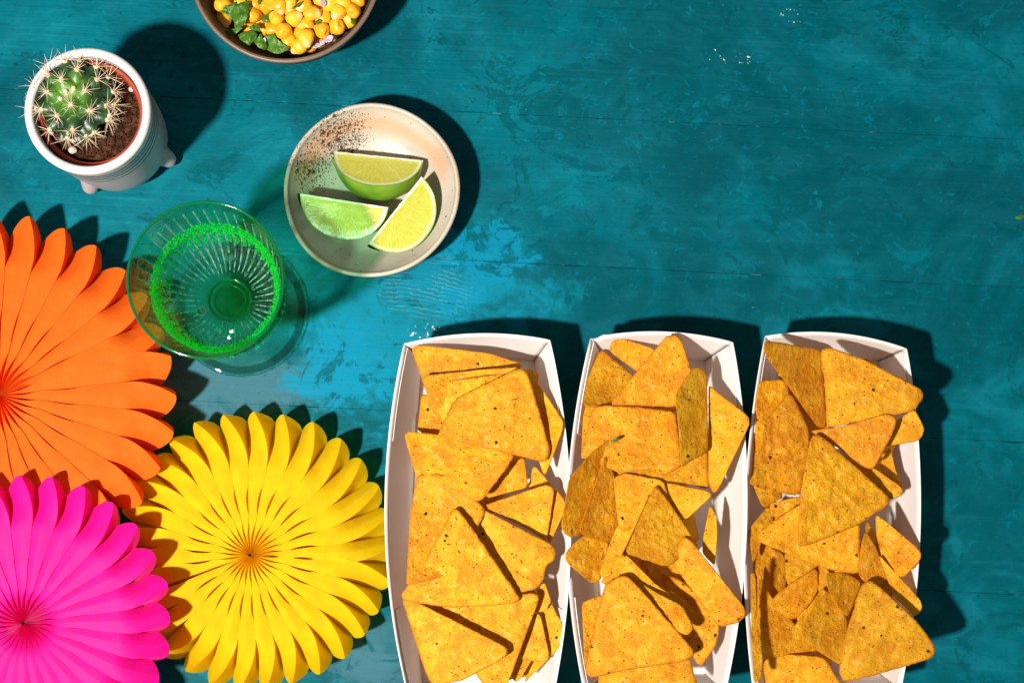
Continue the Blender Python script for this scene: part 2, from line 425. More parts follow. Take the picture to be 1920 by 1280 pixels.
# ------------------------------------------------------------------ tortilla chips
CHIP_GROUPS = {1: 'tortilla chips in the left tray', 2: 'tortilla chips in the middle tray', 3: 'tortilla chips in the right tray'}
OFF = {1: (700, 610), 2: (1040, 610), 3: (1390, 610)}
CR = random.Random(11)
def chip(tr, pts, z, label, gx=0, gy=0, bend=0.0, bax=0.0, rad=.36, amp=.034, thick=.15):
    gx = gx*1.2+(0, .0, -.10, -.16)[tr]+CR.uniform(-.10, .10); gy = gy*1.2+CR.uniform(-.10, .12)
    if not bend: bend = CR.uniform(-.20, .12); bax = CR.uniform(0, PI)
    ox, oy = OFF[tr]
    px = [(x/3.658+ox, y/3.658+oy) for x, y in pts]
    z = 2.6+(z-2.6)*1.12 if z > 2.6 else z
    o = sheet('tortilla_chip', px, z, gx, gy, bend, bax, thick, rad, amp, mat=M_CHIP)
    return tag(o, label, 'tortilla chip', CHIP_GROUPS[tr])
#@@CHIPS
for tr, pts, z, lab in ((1, [(420, 180), (1050, 330), (500, 900)], 1.6, 'chip buried under the top stack of the left tray'),
                        (1, [(330, 820), (1080, 850), (700, 1500)], 1.7, 'chip buried in the middle of the left tray pile'),
                        (1, [(330, 1500), (1100, 1560), (1050, 2150), (420, 1950)], 1.9, 'chip buried under the largest chip of the left tray'),
                        (1, [(250, 1800), (1000, 1960), (480, 2380)], 2.6, 'chip buried at the near end of the left tray'),
                        (2, [(420, 330), (1000, 560), (480, 980)], 1.6, 'chip buried under the wide bumpy chip of the middle tray'),
                        (2, [(350, 980), (900, 1060), (1000, 1480), (500, 1640)], 2.0, 'chip buried under the centre chips of the middle tray'),
                        (2, [(310, 1480), (830, 1560), (1000, 2060), (420, 2200)], 2.2, 'chip buried under the fanned stack of the middle tray'),
                        (2, [(300, 1760), (560, 1560), (700, 1900)], 2.9, 'shaded chip behind the fanned stack, middle tray'),
                        (3, [(240, 300), (860, 420), (420, 900)], 1.8, 'chip buried behind the dim tilted chip, right tray'),
                        (3, [(250, 900), (940, 900), (700, 1420)], 2.0, 'chip buried under the large centre chip of the right tray'),
                        (3, [(110, 700), (560, 560), (640, 1300)], 1.5, 'chip buried under the lumpy blistered chip of the right tray'),
                        (3, [(180, 1250), (820, 1250), (480, 1800)], 1.7, 'chip buried under the pointed chip of the right tray'),
                        (3, [(130, 1650), (640, 1700), (620, 2350), (170, 2380)], 1.2, 'chip lying flat at the lower left of the right tray floor'),
                        (3, [(760, 560), (1080, 760), (900, 1200)], 1.9, 'chip buried under the curled chip of the right tray'),
                        (2, [(560, 1300), (1000, 1500), (760, 1760)], 1.8, 'chip buried between ridged and long slanting chips, middle tray'),
                        (1, [(640, 1850), (1120, 1800), (1080, 2400), (760, 2460)], 2.2, 'chip buried beneath the near end slab of the left tray'),
                        (3, [(420, 1480), (980, 1500), (1000, 1980), (560, 2140)], 2.0, 'chip buried at the lower right of the right tray')):
    chip(tr, pts, z, lab, random.uniform(-.1, .1), random.uniform(-.1, .1))
# left tray, from the bottom of the pile up
chip(1, [(1115, 370), (1310, 660), (1295, 730), (1175, 1045), (1050, 700)], 3.5, 'chip leaning on the right wall of the left tray, behind its big upper chip', .55, .1)
chip(1, [(700, 290), (1120, 300), (1140, 350), (1110, 500), (800, 560)], 3.0, 'blunt chip corner peeking out right of the stacked top chips, left tray', .1, -.1)
chip(1, [(255, 150), (340, 135), (800, 190), (1045, 270), (420, 620)], 3.3, 'rearmost chip in the left tray, along its far end wall', .0, -.12, -.03)
chip(1, [(325, 345), (780, 297), (1010, 285), (800, 560), (450, 640)], 3.6, 'second chip of the nested stack at the top of the left tray', .0, -.1)
chip(1, [(330, 460), (300, 730), (480, 760), (700, 600)], 3.0, 'chip half hidden at the left wall of the left tray, under the big upper chip', .0, .0)
chip(1, [(350, 400), (760, 345), (1070, 300), (860, 800), (560, 850), (430, 580)], 4.0, 'broad chip third in the nested stack at the top of the left tray', .0, .02)
chip(1, [(1000, 285), (1060, 320), (1215, 850), (1190, 945), (860, 860), (430, 760), (560, 500)], 4.45, 'big speckled chip on top of the stack in upper left tray', -.02, .03, -.05, .6)
chip(1, [(1035, 890), (1065, 1110), (740, 1195), (860, 1010)], 3.0, 'small shaded chip in the gap right of centre, left tray', -.1, .1)
chip(1, [(1095, 945), (1300, 1180), (1060, 1140)], 2.6, 'dark chip sliver deep beside the right wall of the left tray', .3, 0)
chip(1, [(205, 735), (480, 735), (760, 770), (480, 1100), (320, 1130)], 3.6, 'chip with rounded corner touching left wall, above the tall stack, left tray', .05, .12)
chip(1, [(215, 720), (620, 765), (980, 875), (930, 960), (735, 1215), (330, 1020)], 4.05, 'dented chip pointing down in the middle of the left tray', -.02, .1, .05, .8)
chip(1, [(745, 1235), (1190, 1085), (1245, 1120), (1190, 1480), (1100, 1420)], 3.7, 'triangular chip right of centre in left tray, partly shaded by the one below', .1, .0)
chip(1, [(1245, 1110), (1320, 1200), (1305, 1290), (1205, 1510), (1180, 1400)], 3.5, 'narrow chip upright against the right wall of the left tray', .5, .1)
chip(1, [(300, 1020), (480, 1010), (780, 1260), (560, 1700), (225, 1790), (250, 1300)], 4.35, 'long chip along the left wall of the left tray, under a larger one', .0, .04)
chip(1, [(585, 1225), (650, 1205), (1245, 1510), (1258, 1600), (1185, 1645), (1165, 1760), (1110, 1812), (960, 1840), (760, 1560)], 4.3, 'chip with a broken lower right corner in the left tray', .12, .0)
chip(1, [(1170, 1740), (1225, 1900), (1170, 1970), (1060, 1950)], 3.4, 'small chip tucked under the broken cornered chip, left tray', .2, 0)
chip(1, [(1195, 1850), (1325, 2100), (1290, 2195), (1030, 2460), (1100, 2200)], 3.1, 'long chip leaning low along the right wall of the left tray', .4, 0)
chip(1, [(1115, 1960), (1150, 1990), (1210, 2270), (1180, 2310), (950, 2280)], 3.5, 'small triangular chip at lower right in left tray, above the leaning one', .2, .05)
chip(1, [(1100, 2270), (1000, 2440), (960, 2440), (930, 2270)], 3.2, 'chip tip poking down at the near right of the left tray', .1, .15)
chip(1, [(400, 1940), (1080, 1830), (1140, 1845), (1130, 1900), (900, 2520), (780, 2500)], 4.3, 'large chip sloping to the near end of the left tray', .05, .03)
chip(1, [(560, 1230), (640, 1330), (1010, 1870), (990, 1905), (720, 1925), (480, 1930), (200, 1880), (190, 1840), (330, 1660)], 4.95, 'largest chip on top at the centre of the left tray', .02, .0, -.04, 1.2)
chip(1, [(195, 1870), (235, 1860), (920, 2205), (925, 2260), (860, 2300), (620, 2430), (400, 2470), (340, 2330)], 4.9, 'top chip at the near left corner of the left tray', .1, -.02, -.04, .3)

# middle tray
chip(2, [(320, 155), (560, 360), (420, 540), (300, 560), (190, 560), (230, 300)], 3.0, 'tall chip standing in the far left corner of the middle tray', -.25, .35)
chip(2, [(200, 480), (310, 540), (400, 760), (180, 930)], 2.8, 'chip strip along the left wall of the middle tray', -.2, .1)
chip(2, [(370, 175), (395, 100), (470, 90), (700, 165), (580, 330)], 2.9, 'rear chip leaning on far end wall of the middle tray', .0, -.25)
chip(2, [(770, 65), (860, 68), (900, 180), (945, 330), (840, 560), (560, 550), (370, 545)], 4.3, 'pointed chip rising in front of the far wall, middle tray', .05, -.05, .06, .8)
chip(2, [(1055, 400), (1100, 440), (1335, 620), (1338, 680), (1300, 760), (1120, 1130), (1090, 1160), (1052, 1080)], 4.1, 'chip overhanging the right rim of the middle tray', .42, -.05)
chip(2, [(380, 760), (1050, 850), (1060, 1130), (900, 1080), (430, 1030)], 3.6, 'dim chip under the steep one in the middle tray', .0, .1)
chip(2, [(265, 560), (330, 545), (600, 560), (830, 590), (880, 960), (760, 1030), (640, 985), (440, 1010), (170, 900)], 4.0, 'wide bumpy chip across the upper middle tray', -.02, .03, .08, 1.4)
chip(2, [(950, 290), (1000, 280), (1045, 320), (1055, 870), (960, 910), (865, 985), (850, 700), (822, 480), (890, 370)], 4.9, 'steep tall chip standing right of centre in the middle tray', -.75, .0, .06, 0)
chip(2, [(75, 1545), (200, 1430), (380, 1480), (320, 1740), (260, 1775), (75, 1620)], 3.9, 'olive shaded chip hanging over the left rim, lowest of three, middle tray', -.35, .15, .0, 0, .36, .04)
chip(2, [(345, 885), (165, 1400), (200, 1445), (380, 1500), (450, 1340), (410, 1010)], 4.1, 'shaded chip beside the curled one at left, middle tray', -.75, -.2, .05, .5, .36, .04)
chip(2, [(490, 690), (250, 870), (95, 1050), (40, 1400), (110, 1458), (200, 1430), (300, 1060)], 4.7, 'curled shaded chip overhanging the left rim of the middle tray', -.95, -.25, .12, .8, .4, .05)
chip(2, [(740, 1070), (1060, 1135), (1085, 1165), (900, 1335), (800, 1330)], 3.9, 'chip with tip pointing at the right wall, centre of middle tray', .15, .0)
chip(2, [(400, 1040), (480, 1008), (750, 1060), (830, 1350), (440, 1410)], 4.2, 'flat chip at the very centre of the middle tray', .0, -.05)
chip(2, [(660, 1140), (480, 1540), (350, 1750), (300, 1700), (420, 1380)], 4.3, 'narrow chip edge left of the ridged one in middle tray', .1, .1)
chip(2, [(690, 1085), (760, 1170), (950, 1450), (900, 1560), (780, 1660), (480, 1560), (600, 1280)], 4.7, 'ridged chip with a bright left edge in the middle tray', -.25, .05, -.05, 1.)
chip(2, [(1065, 1222), (1110, 1300), (1118, 1420), (1098, 1650), (1010, 1560), (1020, 1440)], 3.6, 'thin chip standing on edge by the right wall, middle tray', .3, .0, 0, 0, .25)
chip(2, [(880, 1440), (930, 1465), (1310, 1940), (1310, 2000), (1250, 2040), (1130, 2070), (850, 1690), (800, 1600)], 4.5, 'long chip slanting to the lower right rim of the middle tray', .15, -.05, -.04, .8)
chip(2, [(720, 1690), (860, 1740), (1060, 1910), (1135, 2050), (1110, 2190), (1000, 2350), (900, 2200)], 3.4, 'curved chip in shade at the lower right of the middle tray', .15, .1, -.1, .7)
chip(2, [(690, 1760), (880, 1865), (968, 1970), (955, 2030), (780, 1940)], 3.9, 'small curved chip behind the fanned stack in the middle tray', .0, .05)
chip(2, [(185, 1890), (340, 1840), (280, 2200), (205, 2350)], 3.7, 'shaded chip strip at lower left of the middle tray', -.2, .1)
chip(2, [(300, 2330), (930, 2270), (985, 2500), (300, 2500)], 4.1, 'lowest chip at the near end of the middle tray', .0, .1)
chip(2, [(410, 1580), (450, 1555), (500, 1575), (700, 1780), (880, 1900), (600, 1900), (330, 1860)], 4.4, 'rearmost of the fanned stack near the front of the middle tray', .0, .0)
chip(2, [(470, 1690), (700, 1830), (880, 1920), (960, 2080), (910, 2130), (560, 1950)], 4.75, 'second chip of the fanned stack near the front of the middle tray', .0, .05)
chip(2, [(345, 1770), (480, 1700), (560, 1770), (950, 2215), (958, 2260), (900, 2300), (500, 2360), (240, 2420), (203, 2370), (260, 2100)], 5.1, 'big front chip of the fanned stack in the middle tray', .05, -.02, -.04, .8)

# right tray
chip(3, [(830, 225), (910, 235), (1000, 400), (700, 430)], 3.0, 'chip tip just showing behind the bright top chip, right tray', .0, -.2)
chip(3, [(95, 430), (125, 378), (300, 368), (340, 480), (200, 700), (100, 640)], 3.3, 'squarish chip by the upper left wall of the right tray', -.3, .0)
chip(3, [(90, 650), (160, 640), (170, 830), (100, 880)], 3.2, 'small chip at the left wall below the squarish one, right tray', -.2, 0)
chip(3, [(62, 720), (150, 830), (120, 980), (58, 960)], 2.9, 'chip fragment low beside the left wall of the right tray', -.2, 0)
chip(3, [(45, 1010), (110, 950), (300, 1170), (150, 1260)], 2.8, 'curled dark chip low at the left wall of the right tray', -.4, .2)
chip(3, [(45, 1400), (190, 1225), (230, 1330), (130, 1500), (80, 1640)], 3.0, 'shaded chip between left wall and the pointed chip, right tray', -.3, .1)
chip(3, [(60, 1430), (300, 1570), (310, 1800), (210, 1880), (60, 1640)], 1.9, 'deep shaded chip on the left side of the right tray', -.3, .0)
chip(3, [(150, 115), (210, 108), (550, 165), (590, 700), (530, 705), (330, 430), (160, 200)], 4.2, 'dim chip tilted from the far left corner of the right tray', -.6, -.1, .0, 0)
chip(3, [(1180, 570), (1205, 600), (1262, 710), (1225, 790), (960, 835), (1000, 700)], 4.0, 'chip corner jutting over the right rim under the bright top chip, right tray', .3, 0)
chip(3, [(540, 170), (600, 145), (860, 240), (1235, 435), (1258, 490), (1180, 590), (900, 640), (585, 705), (570, 400)], 4.8, 'bright speckled top chip overhanging the right rim, right tray', .12, -.02, -.02, 0)
chip(3, [(940, 960), (1020, 825), (1060, 1000), (1122, 1130), (1000, 1080)], 2.9, 'shaded chip against the right wall of the right tray', .2, 0)
chip(3, [(890, 960), (1105, 1110), (1110, 1160), (1020, 1200), (860, 1080)], 3.9, 'lit chip tip right of the large centre chip, right tray', .15, .0)
chip(3, [(320, 460), (360, 485), (470, 720), (460, 900), (400, 1170), (280, 1150), (55, 1095), (60, 1060), (130, 920), (160, 660)], 4.3, 'lumpy chip with a blister on the left of the right tray', -.3, .0, .0, 0, .36, .06)
chip(3, [(460, 722), (700, 690), (1000, 600), (1070, 630), (1050, 720), (910, 985), (850, 980), (580, 780)], 4.8, 'chip with curled upper edge above the large centre chip, right tray', .12, -.1, .08, .9)
chip(3, [(185, 1220), (420, 1165), (430, 1280), (210, 1320)], 4.0, 'small chip edge left of the large centre chip, right tray', .0, .0)
chip(3, [(100, 1430), (190, 1360), (420, 1210), (810, 1320), (825, 1680), (790, 1705), (580, 1670), (330, 1570), (130, 1490)], 4.6, 'pointed chip under the large centre chip, right tray', -.05, .02)
chip(3, [(475, 760), (520, 745), (570, 770), (1015, 1175), (1020, 1225), (800, 1370), (560, 1470), (385, 1525), (405, 1150)], 5.4, 'large blistered centre chip on top in the right tray', -.08, .0, -.04, .8, .36, .055)
chip(3, [(860, 1330), (950, 1480), (935, 1570), (845, 1400)], 4.0, 'narrow upright chip below the large centre chip, right tray', -.5, .2)
chip(3, [(915, 1290), (960, 1315), (1235, 1545), (1230, 1610), (1100, 1740), (935, 1570)], 4.2, 'chip overhanging the right rim at mid height, right tray', .3, .0)
chip(3, [(935, 1560), (1230, 1880), (1245, 1940), (1195, 2000), (1040, 1850)], 4.3, 'narrow chip slanting over the right rim behind the front chip, right tray', .05, .0)
chip(3, [(850, 1395), (930, 1530), (1045, 1870), (900, 1800), (800, 1720), (820, 1500)], 4.5, 'tall narrow chip right of the pointed one, right tray', -.25, -.1)
chip(3, [(295, 1540), (560, 1640), (540, 1800), (420, 1900), (305, 1760)], 2.9, 'shaded chip below the pointed chip on the left, right tray', -.1, .1)
chip(3, [(520, 1640), (600, 1660), (620, 1850), (530, 1850)], 3.0, 'chip sliver between shaded chips in the lower right tray', .0, 0)
chip(3, [(205, 1890), (250, 1830), (520, 1650), (535, 1800), (480, 1900), (360, 2025), (220, 1950)], 3.5, 'shaded chip with round corner in the lower left of the right tray', -.15, -.2)
chip(3, [(340, 2090), (560, 1790), (600, 1830), (450, 2180), (355, 2150)], 3.7, 'chip tucked behind the dark lower chip, right tray', -.2, .0)
chip(3, [(572, 1690), (720, 1690), (830, 1760), (730, 2010), (650, 1920), (590, 1800)], 4.0, 'chip with pale curved edge and dark spots, lower right tray', -.55, .1, .1, 0)
chip(3, [(400, 2100), (460, 1980), (600, 1800), (730, 2000), (720, 2330), (680, 2330), (430, 2170)], 4.1, 'dark flat chip with a black spot, lower centre of right tray', -.3, .05, .05, .6)
chip(3, [(110, 1660), (190, 1830), (260, 1920), (380, 2060), (560, 2270), (250, 2270), (120, 2300), (95, 2230), (110, 1950)], 2.6, 'large shaded chip against the lower left wall, right tray', -.35, .1)
chip(3, [(62, 1685), (95, 1690), (108, 2000), (150, 2330), (130, 2450), (85, 2440), (68, 2100)], 4.2, 'thin chip seen edge on at the left rim of the right tray', -.3, 0, 0, 0, .2)
chip(3, [(150, 2290), (300, 2250), (570, 2270), (700, 2480), (150, 2480)], 2.3, 'shaded chip lying at the near end of the right tray', .0, .1)
chip(3, [(815, 1790), (870, 1735), (940, 1780), (1200, 2020), (1330, 2190), (1330, 2255), (1280, 2290), (900, 2400), (700, 2450), (665, 2370), (720, 2100)], 5.4, 'front chip overhanging the near right corner of the right tray', .08, -.05, -.03, .8, .36, .04)
#@@END

# ------------------------------------------------------------------ paper fans
def fan(label, name, cpx, Rpx, N, rot, zr, zv, tilt, mat, notch, ftip, fstart, lobe, bulge, slit, flip, ecc=(0, 0), sag=.0, ctop=0.0, shal_d=.03):
    """folded tissue rosette. zr/zv ridge and valley height (cm), flip(theta)->+1/-1 which way the folds lean"""
    k = H/(H-zr*.01); R = Rpx/k/32
    loc = V(cpx[0], cpx[1], zr); loc.z = 0
    root = thing(name, label, 'paper fan', loc, 'folded paper fans')
    pitch = 2*PI/N
    nt, m1, m2 = 26, 12, 5
    for i in range(N):
        thc = rot+pitch*(i+.5); s = flip(math.degrees(thc) % 360)
        jf = random.uniform(-.05, .05); jr = random.uniform(-.012, .012); jz = random.uniform(-.06, .06)
        vs, fs = [], []
        for a in range(nt+1):
            t = .012+.988*(a/nt)
            op = smooth(.10, .26, t)
            f = .55+(1.12-.55)*op
            f -= slit*smooth(.26, .34, t)*(1-smooth(.40, .50, t))
            f += (ftip+jf-1.12)*max(0, (t-fstart)/(1-fstart))**1.5
            Rz = lambda g: R*(1+jr)
            for c in range(m1+m2+1):
                if c <= m1: g = (c/m1)**1.25; fr = f*g; hz = g
                else: g2 = (c-m1)/m2; fr = f+(1-f)*g2; hz = 1-g2
                th = thc+s*pitch*(.5-fr)
                edge = notch+(1-notch)*math.sin(hz*PI/2)**lobe
                Rr = R*(1+jr*math.sin(PI*min(1, fr+.001)))*(1+ecc[0]*math.cos(th)+ecc[1]*math.sin(th))
                r = t*Rr*(1-(1-edge)*smooth(.55, 1, t)*1.0) if t < 1 else Rr*edge
                depth = (zr-.12-max(0, zr-3.0))*(1-smooth(.60, .98, t))+(zr-zv)*smooth(.60, .98, t)
                bl = bulge*(.35*math.sin(PI*hz)+.65*(1-abs(2*hz-1)))*smooth(.12, .6, t) if c <= m1 else bulge*.25*math.sin(PI*hz)
                hid = (2/m1)**1.25                       # the part of a panel that hides under its neighbour's ridge
                shal = (zr-shal_d*1.0*(1-max(0, hz-hid)/(1-hid))) if hz > hid else (zr-shal_d)-(depth-shal_d)*(1-hz/hid)
                full = zr-depth*(1-hz)
                wt = smooth(fstart-.05, 1.0, t)
                zb = (full*wt+shal*(1-wt)) if c <= m1 else full
                cen = 1-smooth(.06, .28, t)
                zb = zb*(1-cen)+(zr-.30*(1-hz))*cen
                z = zb+bl+jz*math.sin(PI*fr)*t - sag*t*t + ctop*(1-smooth(0, .3, t))
                x, y = r*math.cos(th), r*math.sin(th)
                z += tilt[0]*x+tilt[1]*y
                z += .05*noise.noise(Vector((x*1.3+i, y*1.3, 7)))*t
                vs.append((x*.01, y*.01, z*.01))
        m = m1+m2+1
        for a in range(nt):
            for c in range(m-1):
                q = (a*m+c, (a+1)*m+c, (a+1)*m+c+1, a*m+c+1)
                fs.append(q if s < 0 else q[::-1])
        me = mesh(vs, fs, 'petal')
        # crisp fold on the ridge
        me.polygons.foreach_set('use_smooth', [True]*len(me.polygons))
        sh = [False]*len(me.edges)
        ridge = {(a*m+m1) for a in range(nt+1)}
        crease = {(a*m+7) for a in range(nt+1)}; root_ = {(a*m+2) for a in range(nt+1)}
        for e in me.edges:
            a, b = e.vertices
            if (a in ridge and b in ridge) or (a in crease and b in crease) or (a in root_ and b in root_): sh[e.index] = True
        at = me.attributes.new('sharp_edge', 'BOOLEAN', 'EDGE'); at.data.foreach_set('value', sh)
        link('petal', me, mat, root)
    return root
M_YEL = paper_material('yellow_tissue', (.93, .65, .004), (1.0, .66, .0), .46)
M_ORA = paper_material('orange_tissue', (.95, .160, .008), (1.0, .09, .003), .34)
M_PNK = paper_material('magenta_tissue', (.88, .002, .34), (1.0, .002, .22), .36, .3, .6, .12)
up = lambda a0, a1: (lambda d: 1 if a0 <= d or d < a1 else -1)
fan('yellow folded paper fan beside the left chip tray', 'paper_fan', (468, 1040), 262, 30, math.radians(90-6-3.5), 2.6, 1.0, (.02, .0), M_YEL, .93, .37, .64, .62, .10, .22,
    lambda d: 1 if 2 < d < 196 else -1, ecc=(.03, .035))
fan('orange folded paper fan beside the green glass', 'paper_fan', (-6, 740), 338, 30, math.radians(82-6), 3.6, 2.0, (.03, .0), M_ORA, .89, .66, .76, .95, .10, .10,
    lambda d: 1 if 18 < d < 200 else -1, shal_d=.10)
fan('magenta folded paper fan in the near left corner', 'paper_fan', (42, 1168), 280, 28, math.radians(79.5-6.4), 5.2, 4.0, (.0, .0), M_PNK, .88, .60, .70, .85, .13, .05,
    lambda d: 1, ecc=(.0, .0), shal_d=.09)

# ------------------------------------------------------------------ cactus planter
def xf_parent(o, parent): o.parent = parent; return o
def planter():
    loc = V(228, 272, 0)
    root = thing('planter', 'white ceramic planter on three feet with dark green stripes', 'planter', loc)
    t = T('white_glaze', .28, .5); co = t.coord()
    z = t.n('ShaderNodeSeparateXYZ', {0: co}).outputs[2]
    wob = t.math('MULTIPLY', t.math('SUBTRACT', t.noise(co, 40, 2), .5), .0012)
    zz = t.math('ADD', z, wob)
    col = t.mix(t.noise(co, 45, 4), (.66, .62, .61), (.76, .72, .71))
    col = t.mix(t.mr(zz, .058, .061), t.mix(t.noise(co, 70, 4), (.50, .40, .40), (.58, .48, .48)), col)
    bands = None
    for zc, hw in ((.0772, .0014), (.0722, .0016), (.0668, .0016), (.0612, .0013)):
        d = t.math('ABSOLUTE', t.math('SUBTRACT', zz, zc))
        b = t.mr(d, hw+.0003, hw-.0003)
        bands = b if bands is None else t.math('MAXIMUM', bands, b)
    brk = t.mr(t.noise(t.mapping(co, sc=(1, 1, 6)), 60, 4, .7), .22, .34)
    col = t.mix(bands, col, (.006, .045, .048))
    t.base(col); t.norm(t.bump(t.noise(co, 260, 3), .05, .0006))
    prof = [(0, 1.15), (2.3, 1.12)]+arc(2.3, 1.85, .73, -90, -12, 7)+[(3.10, 2.6), (3.20, 4.2), (3.28, 6.0), (3.34, 8.0), (3.40, 8.55)]+arc(3.18, 8.72, .24, -10, 190, 10)+[(2.93, 8.2), (2.88, 7.0), (2.75, 3.0), (2.5, 1.6), (0, 1.5)]
    link('pot_body', mesh(*lathe(prof, 112), 'pot_body'), t.m, root)
    for ang in (237, 341, 109):
        a = math.radians(ang); vs, fs = [], []
        n, m = 14, 20
        p0 = Vector((2.35*math.cos(a), 2.35*math.sin(a), 2.1)); p1 = Vector((3.25*math.cos(a), 3.25*math.sin(a), .36))
        for i in range(n+1):
            u = i/n; c = p0.lerp(p1, u); r = .78-(.78-.40)*u
            if u > .8: r *= math.sqrt(max(0.0, 1-((u-.8)/.2)**2))*.999+.001
            for j in range(m):
                b = 2*PI*j/m
                ax = (p1-p0).normalized(); e1 = ax.orthogonal().normalized(); e2 = ax.cross(e1)
                q = c+(e1*math.cos(b)+e2*math.sin(b))*r; q.z = max(q.z, .0)
                vs.append(q*.01)
        for i in range(n):
            for j in range(m): fs.append((i*m+j, i*m+(j+1) % m, (i+1)*m+(j+1) % m, (i+1)*m+j))
        fs.append(tuple(range(n*m, n*m+m)))
        link('foot', mesh(vs, fs, 'foot'), t.m, root)
    # plastic grower's pot inside
    M_TER = simple('terracotta_plastic', (.33, .045, .018), .45, .4, 90, .12)
    npot = [(0, 2.2), (2.2, 2.2), (2.62, 7.95), (2.83, 7.98), (2.86, 8.12), (2.80, 8.16), (2.66, 8.14), (2.55, 7.6), (2.15, 2.4), (0, 2.4)]
    nl = loc+Vector((.0002, .0002, 0))
    np_ = link('nursery_pot', mesh(*lathe(npot, 96), 'nursery_pot'), M_TER, None, nl)
    tag(np_, 'thin terracotta coloured nursery pot nested in the white planter', 'plant pot')
    # soil
    t = T('potting_soil', .95, .1); co = t.coord()
    n1 = t.noise(co, 260, 6, .7); n2 = t.noise(co, 900, 4, .7)
    c = t.mix(t.mr(n1, .35, .65), (.035, .014, .008), (.15, .062, .032))
    c = t.mix(t.mr(n2, .62, .75), c, (.24, .11, .06))
    t.base(c); t.norm(t.bump(t.math('ADD', n1, n2), .9, .0025))
    vs, fs = [], []; rs, sg = 26, 90
    vs.append((0, 0, .0755))
    for i in range(1, rs+1):
        for j in range(sg):
            th = 2*PI*j/sg; r = 2.60*i/rs; x, y = r*math.cos(th), r*math.sin(th)
            zz_ = 7.45+.10*noise.noise(Vector((x*2.4, y*2.4, 1)))+.12*noise.noise(Vector((x*5.5, y*5.5, 4)))
            vs.append((x*.01, y*.01, zz_*.01))
    for j in range(sg): fs.append((0, 1+j, 1+(j+1) % sg))
    for i in range(rs-1):
        for j in range(sg):
            a = 1+i*sg; b = a+sg; fs.append((a+j, b+j, b+(j+1) % sg, a+(j+1) % sg))
    # loose crumbs and fibres, joined to the soil
    for q in range(420):
        r = 2.5*math.sqrt(random.random()); th = random.random()*2*PI
        x, y = r*math.cos(th), r*math.sin(th); s = random.uniform(.03, .085); b0 = len(vs); zc = 7.5+random.uniform(0, .08)
        if q % 3 == 0:
            dth = random.random()*PI; L = random.uniform(.15, .4)
            for u in (-1, 0, 1):
                cxx, cyy = x+math.cos(dth)*L*u, y+math.sin(dth)*L*u+.05*(u == 0)
                vs += [((cxx-.012)*.01, cyy*.01, (zc+.03)*.01), ((cxx+.012)*.01, (cyy+.012)*.01, (zc+.05)*.01), (cxx*.01, (cyy-.012)*.01, (zc+.07)*.01)]
            for u in (0, 3):
                for v in range(3): fs.append((b0+u+v, b0+u+(v+1) % 3, b0+u+3+(v+1) % 3, b0+u+3+v))
        else:
            for d in ((1, 0, 0), (-1, 0, 0), (0, 1, 0), (0, -1, 0), (0, 0, 1), (0, 0, -1)):
                k = s*random.uniform(.6, 1.3); vs.append(((x+d[0]*k)*.01, (y+d[1]*k)*.01, (zc+d[2]*k)*.01))
            for f in ((0, 2, 4), (2, 1, 4), (1, 3, 4), (3, 0, 4), (2, 0, 5), (1, 2, 5), (3, 1, 5), (0, 3, 5)): fs.append(tuple(b0+v for v in f))
    so = link('potting_soil', mesh(vs, fs, 'potting_soil'), t.m, None, loc)
    tag(so, 'dark brown crumbly soil around the cactus', 'soil', None, 'stuff')
    M_PEB = simple('white_pebble', (.50, .45, .42), .7, .3, 300, .1, 500, .4, .001)
    for (px, py, s, lab) in ((94, 248, .20, 'white pebble at the left edge of the cactus soil'), (136, 282, .20, 'white pebble at the near edge of the cactus soil'),
                             (246, 168, .15, 'pinkish pebble at the right edge of the cactus soil'), (138, 262, .20, 'small grey pebble just below the cactus')):
        b = bmesh.new(); bmesh.ops.create_icosphere(b, subdivisions=3, radius=s*.01)
        for v in b.verts:
            v.co *= 1+.35*noise.noise(v.co*300+Vector((px, 0, 0))); v.co.z *= .7; v.co.x *= 1.15
        me = bpy.data.meshes.new('pebble'); b.to_mesh(me); b.free(); me.polygons.foreach_set('use_smooth', [True]*len(me.polygons))
        tag(link('pebble', me, M_PEB, None, V(px, py, 7.72)), lab, 'pebble')
    # cactus
    cz = 7.7; Rb = 2.25
    cl = V(143, 190, cz)
    root2 = thing('cactus', 'small round green cactus with cream spines in the white planter', 'cactus', Vector((cl.x, cl.y, .075)))
    cen = cl-root2.location
    ar = [(470, 300), (380, 380), (275, 330), (285, 450), (525, 445), (605, 355), (440, 535), (555, 570), (345, 600), (220, 560), (745, 410), (675, 530), (800, 530),
          (435, 700), (590, 730), (725, 655), (375, 800), (550, 825), (250, 705), (170, 385), (380, 215), (600, 240), (715, 290), (135, 550), (790, 640), (480, 200), (255, 235)]
    small = [(365, 495), (455, 425), (400, 445)]
    kz = H/(H-.105)
    dirs = []
    for i, (zx, zy) in enumerate(ar+small):
        px, py = zx/4+30, zy/4+60
        dx, dy = (px-136)/32/kz, -(py-176)/32/kz
        r = math.hypot(dx, dy)
        ph = min(r/Rb, 1.0)*1.18                     # spread over the dome, the outermost sit near the equator
        d = Vector((dx/r*math.sin(ph), dy/r*math.sin(ph), math.cos(ph))) if r > 1e-4 else Vector((0, 0, 1))
        dirs.append(d.normalized())
    b = bmesh.new(); bmesh.ops.create_icosphere(b, subdivisions=6, radius=1)
    hts = []
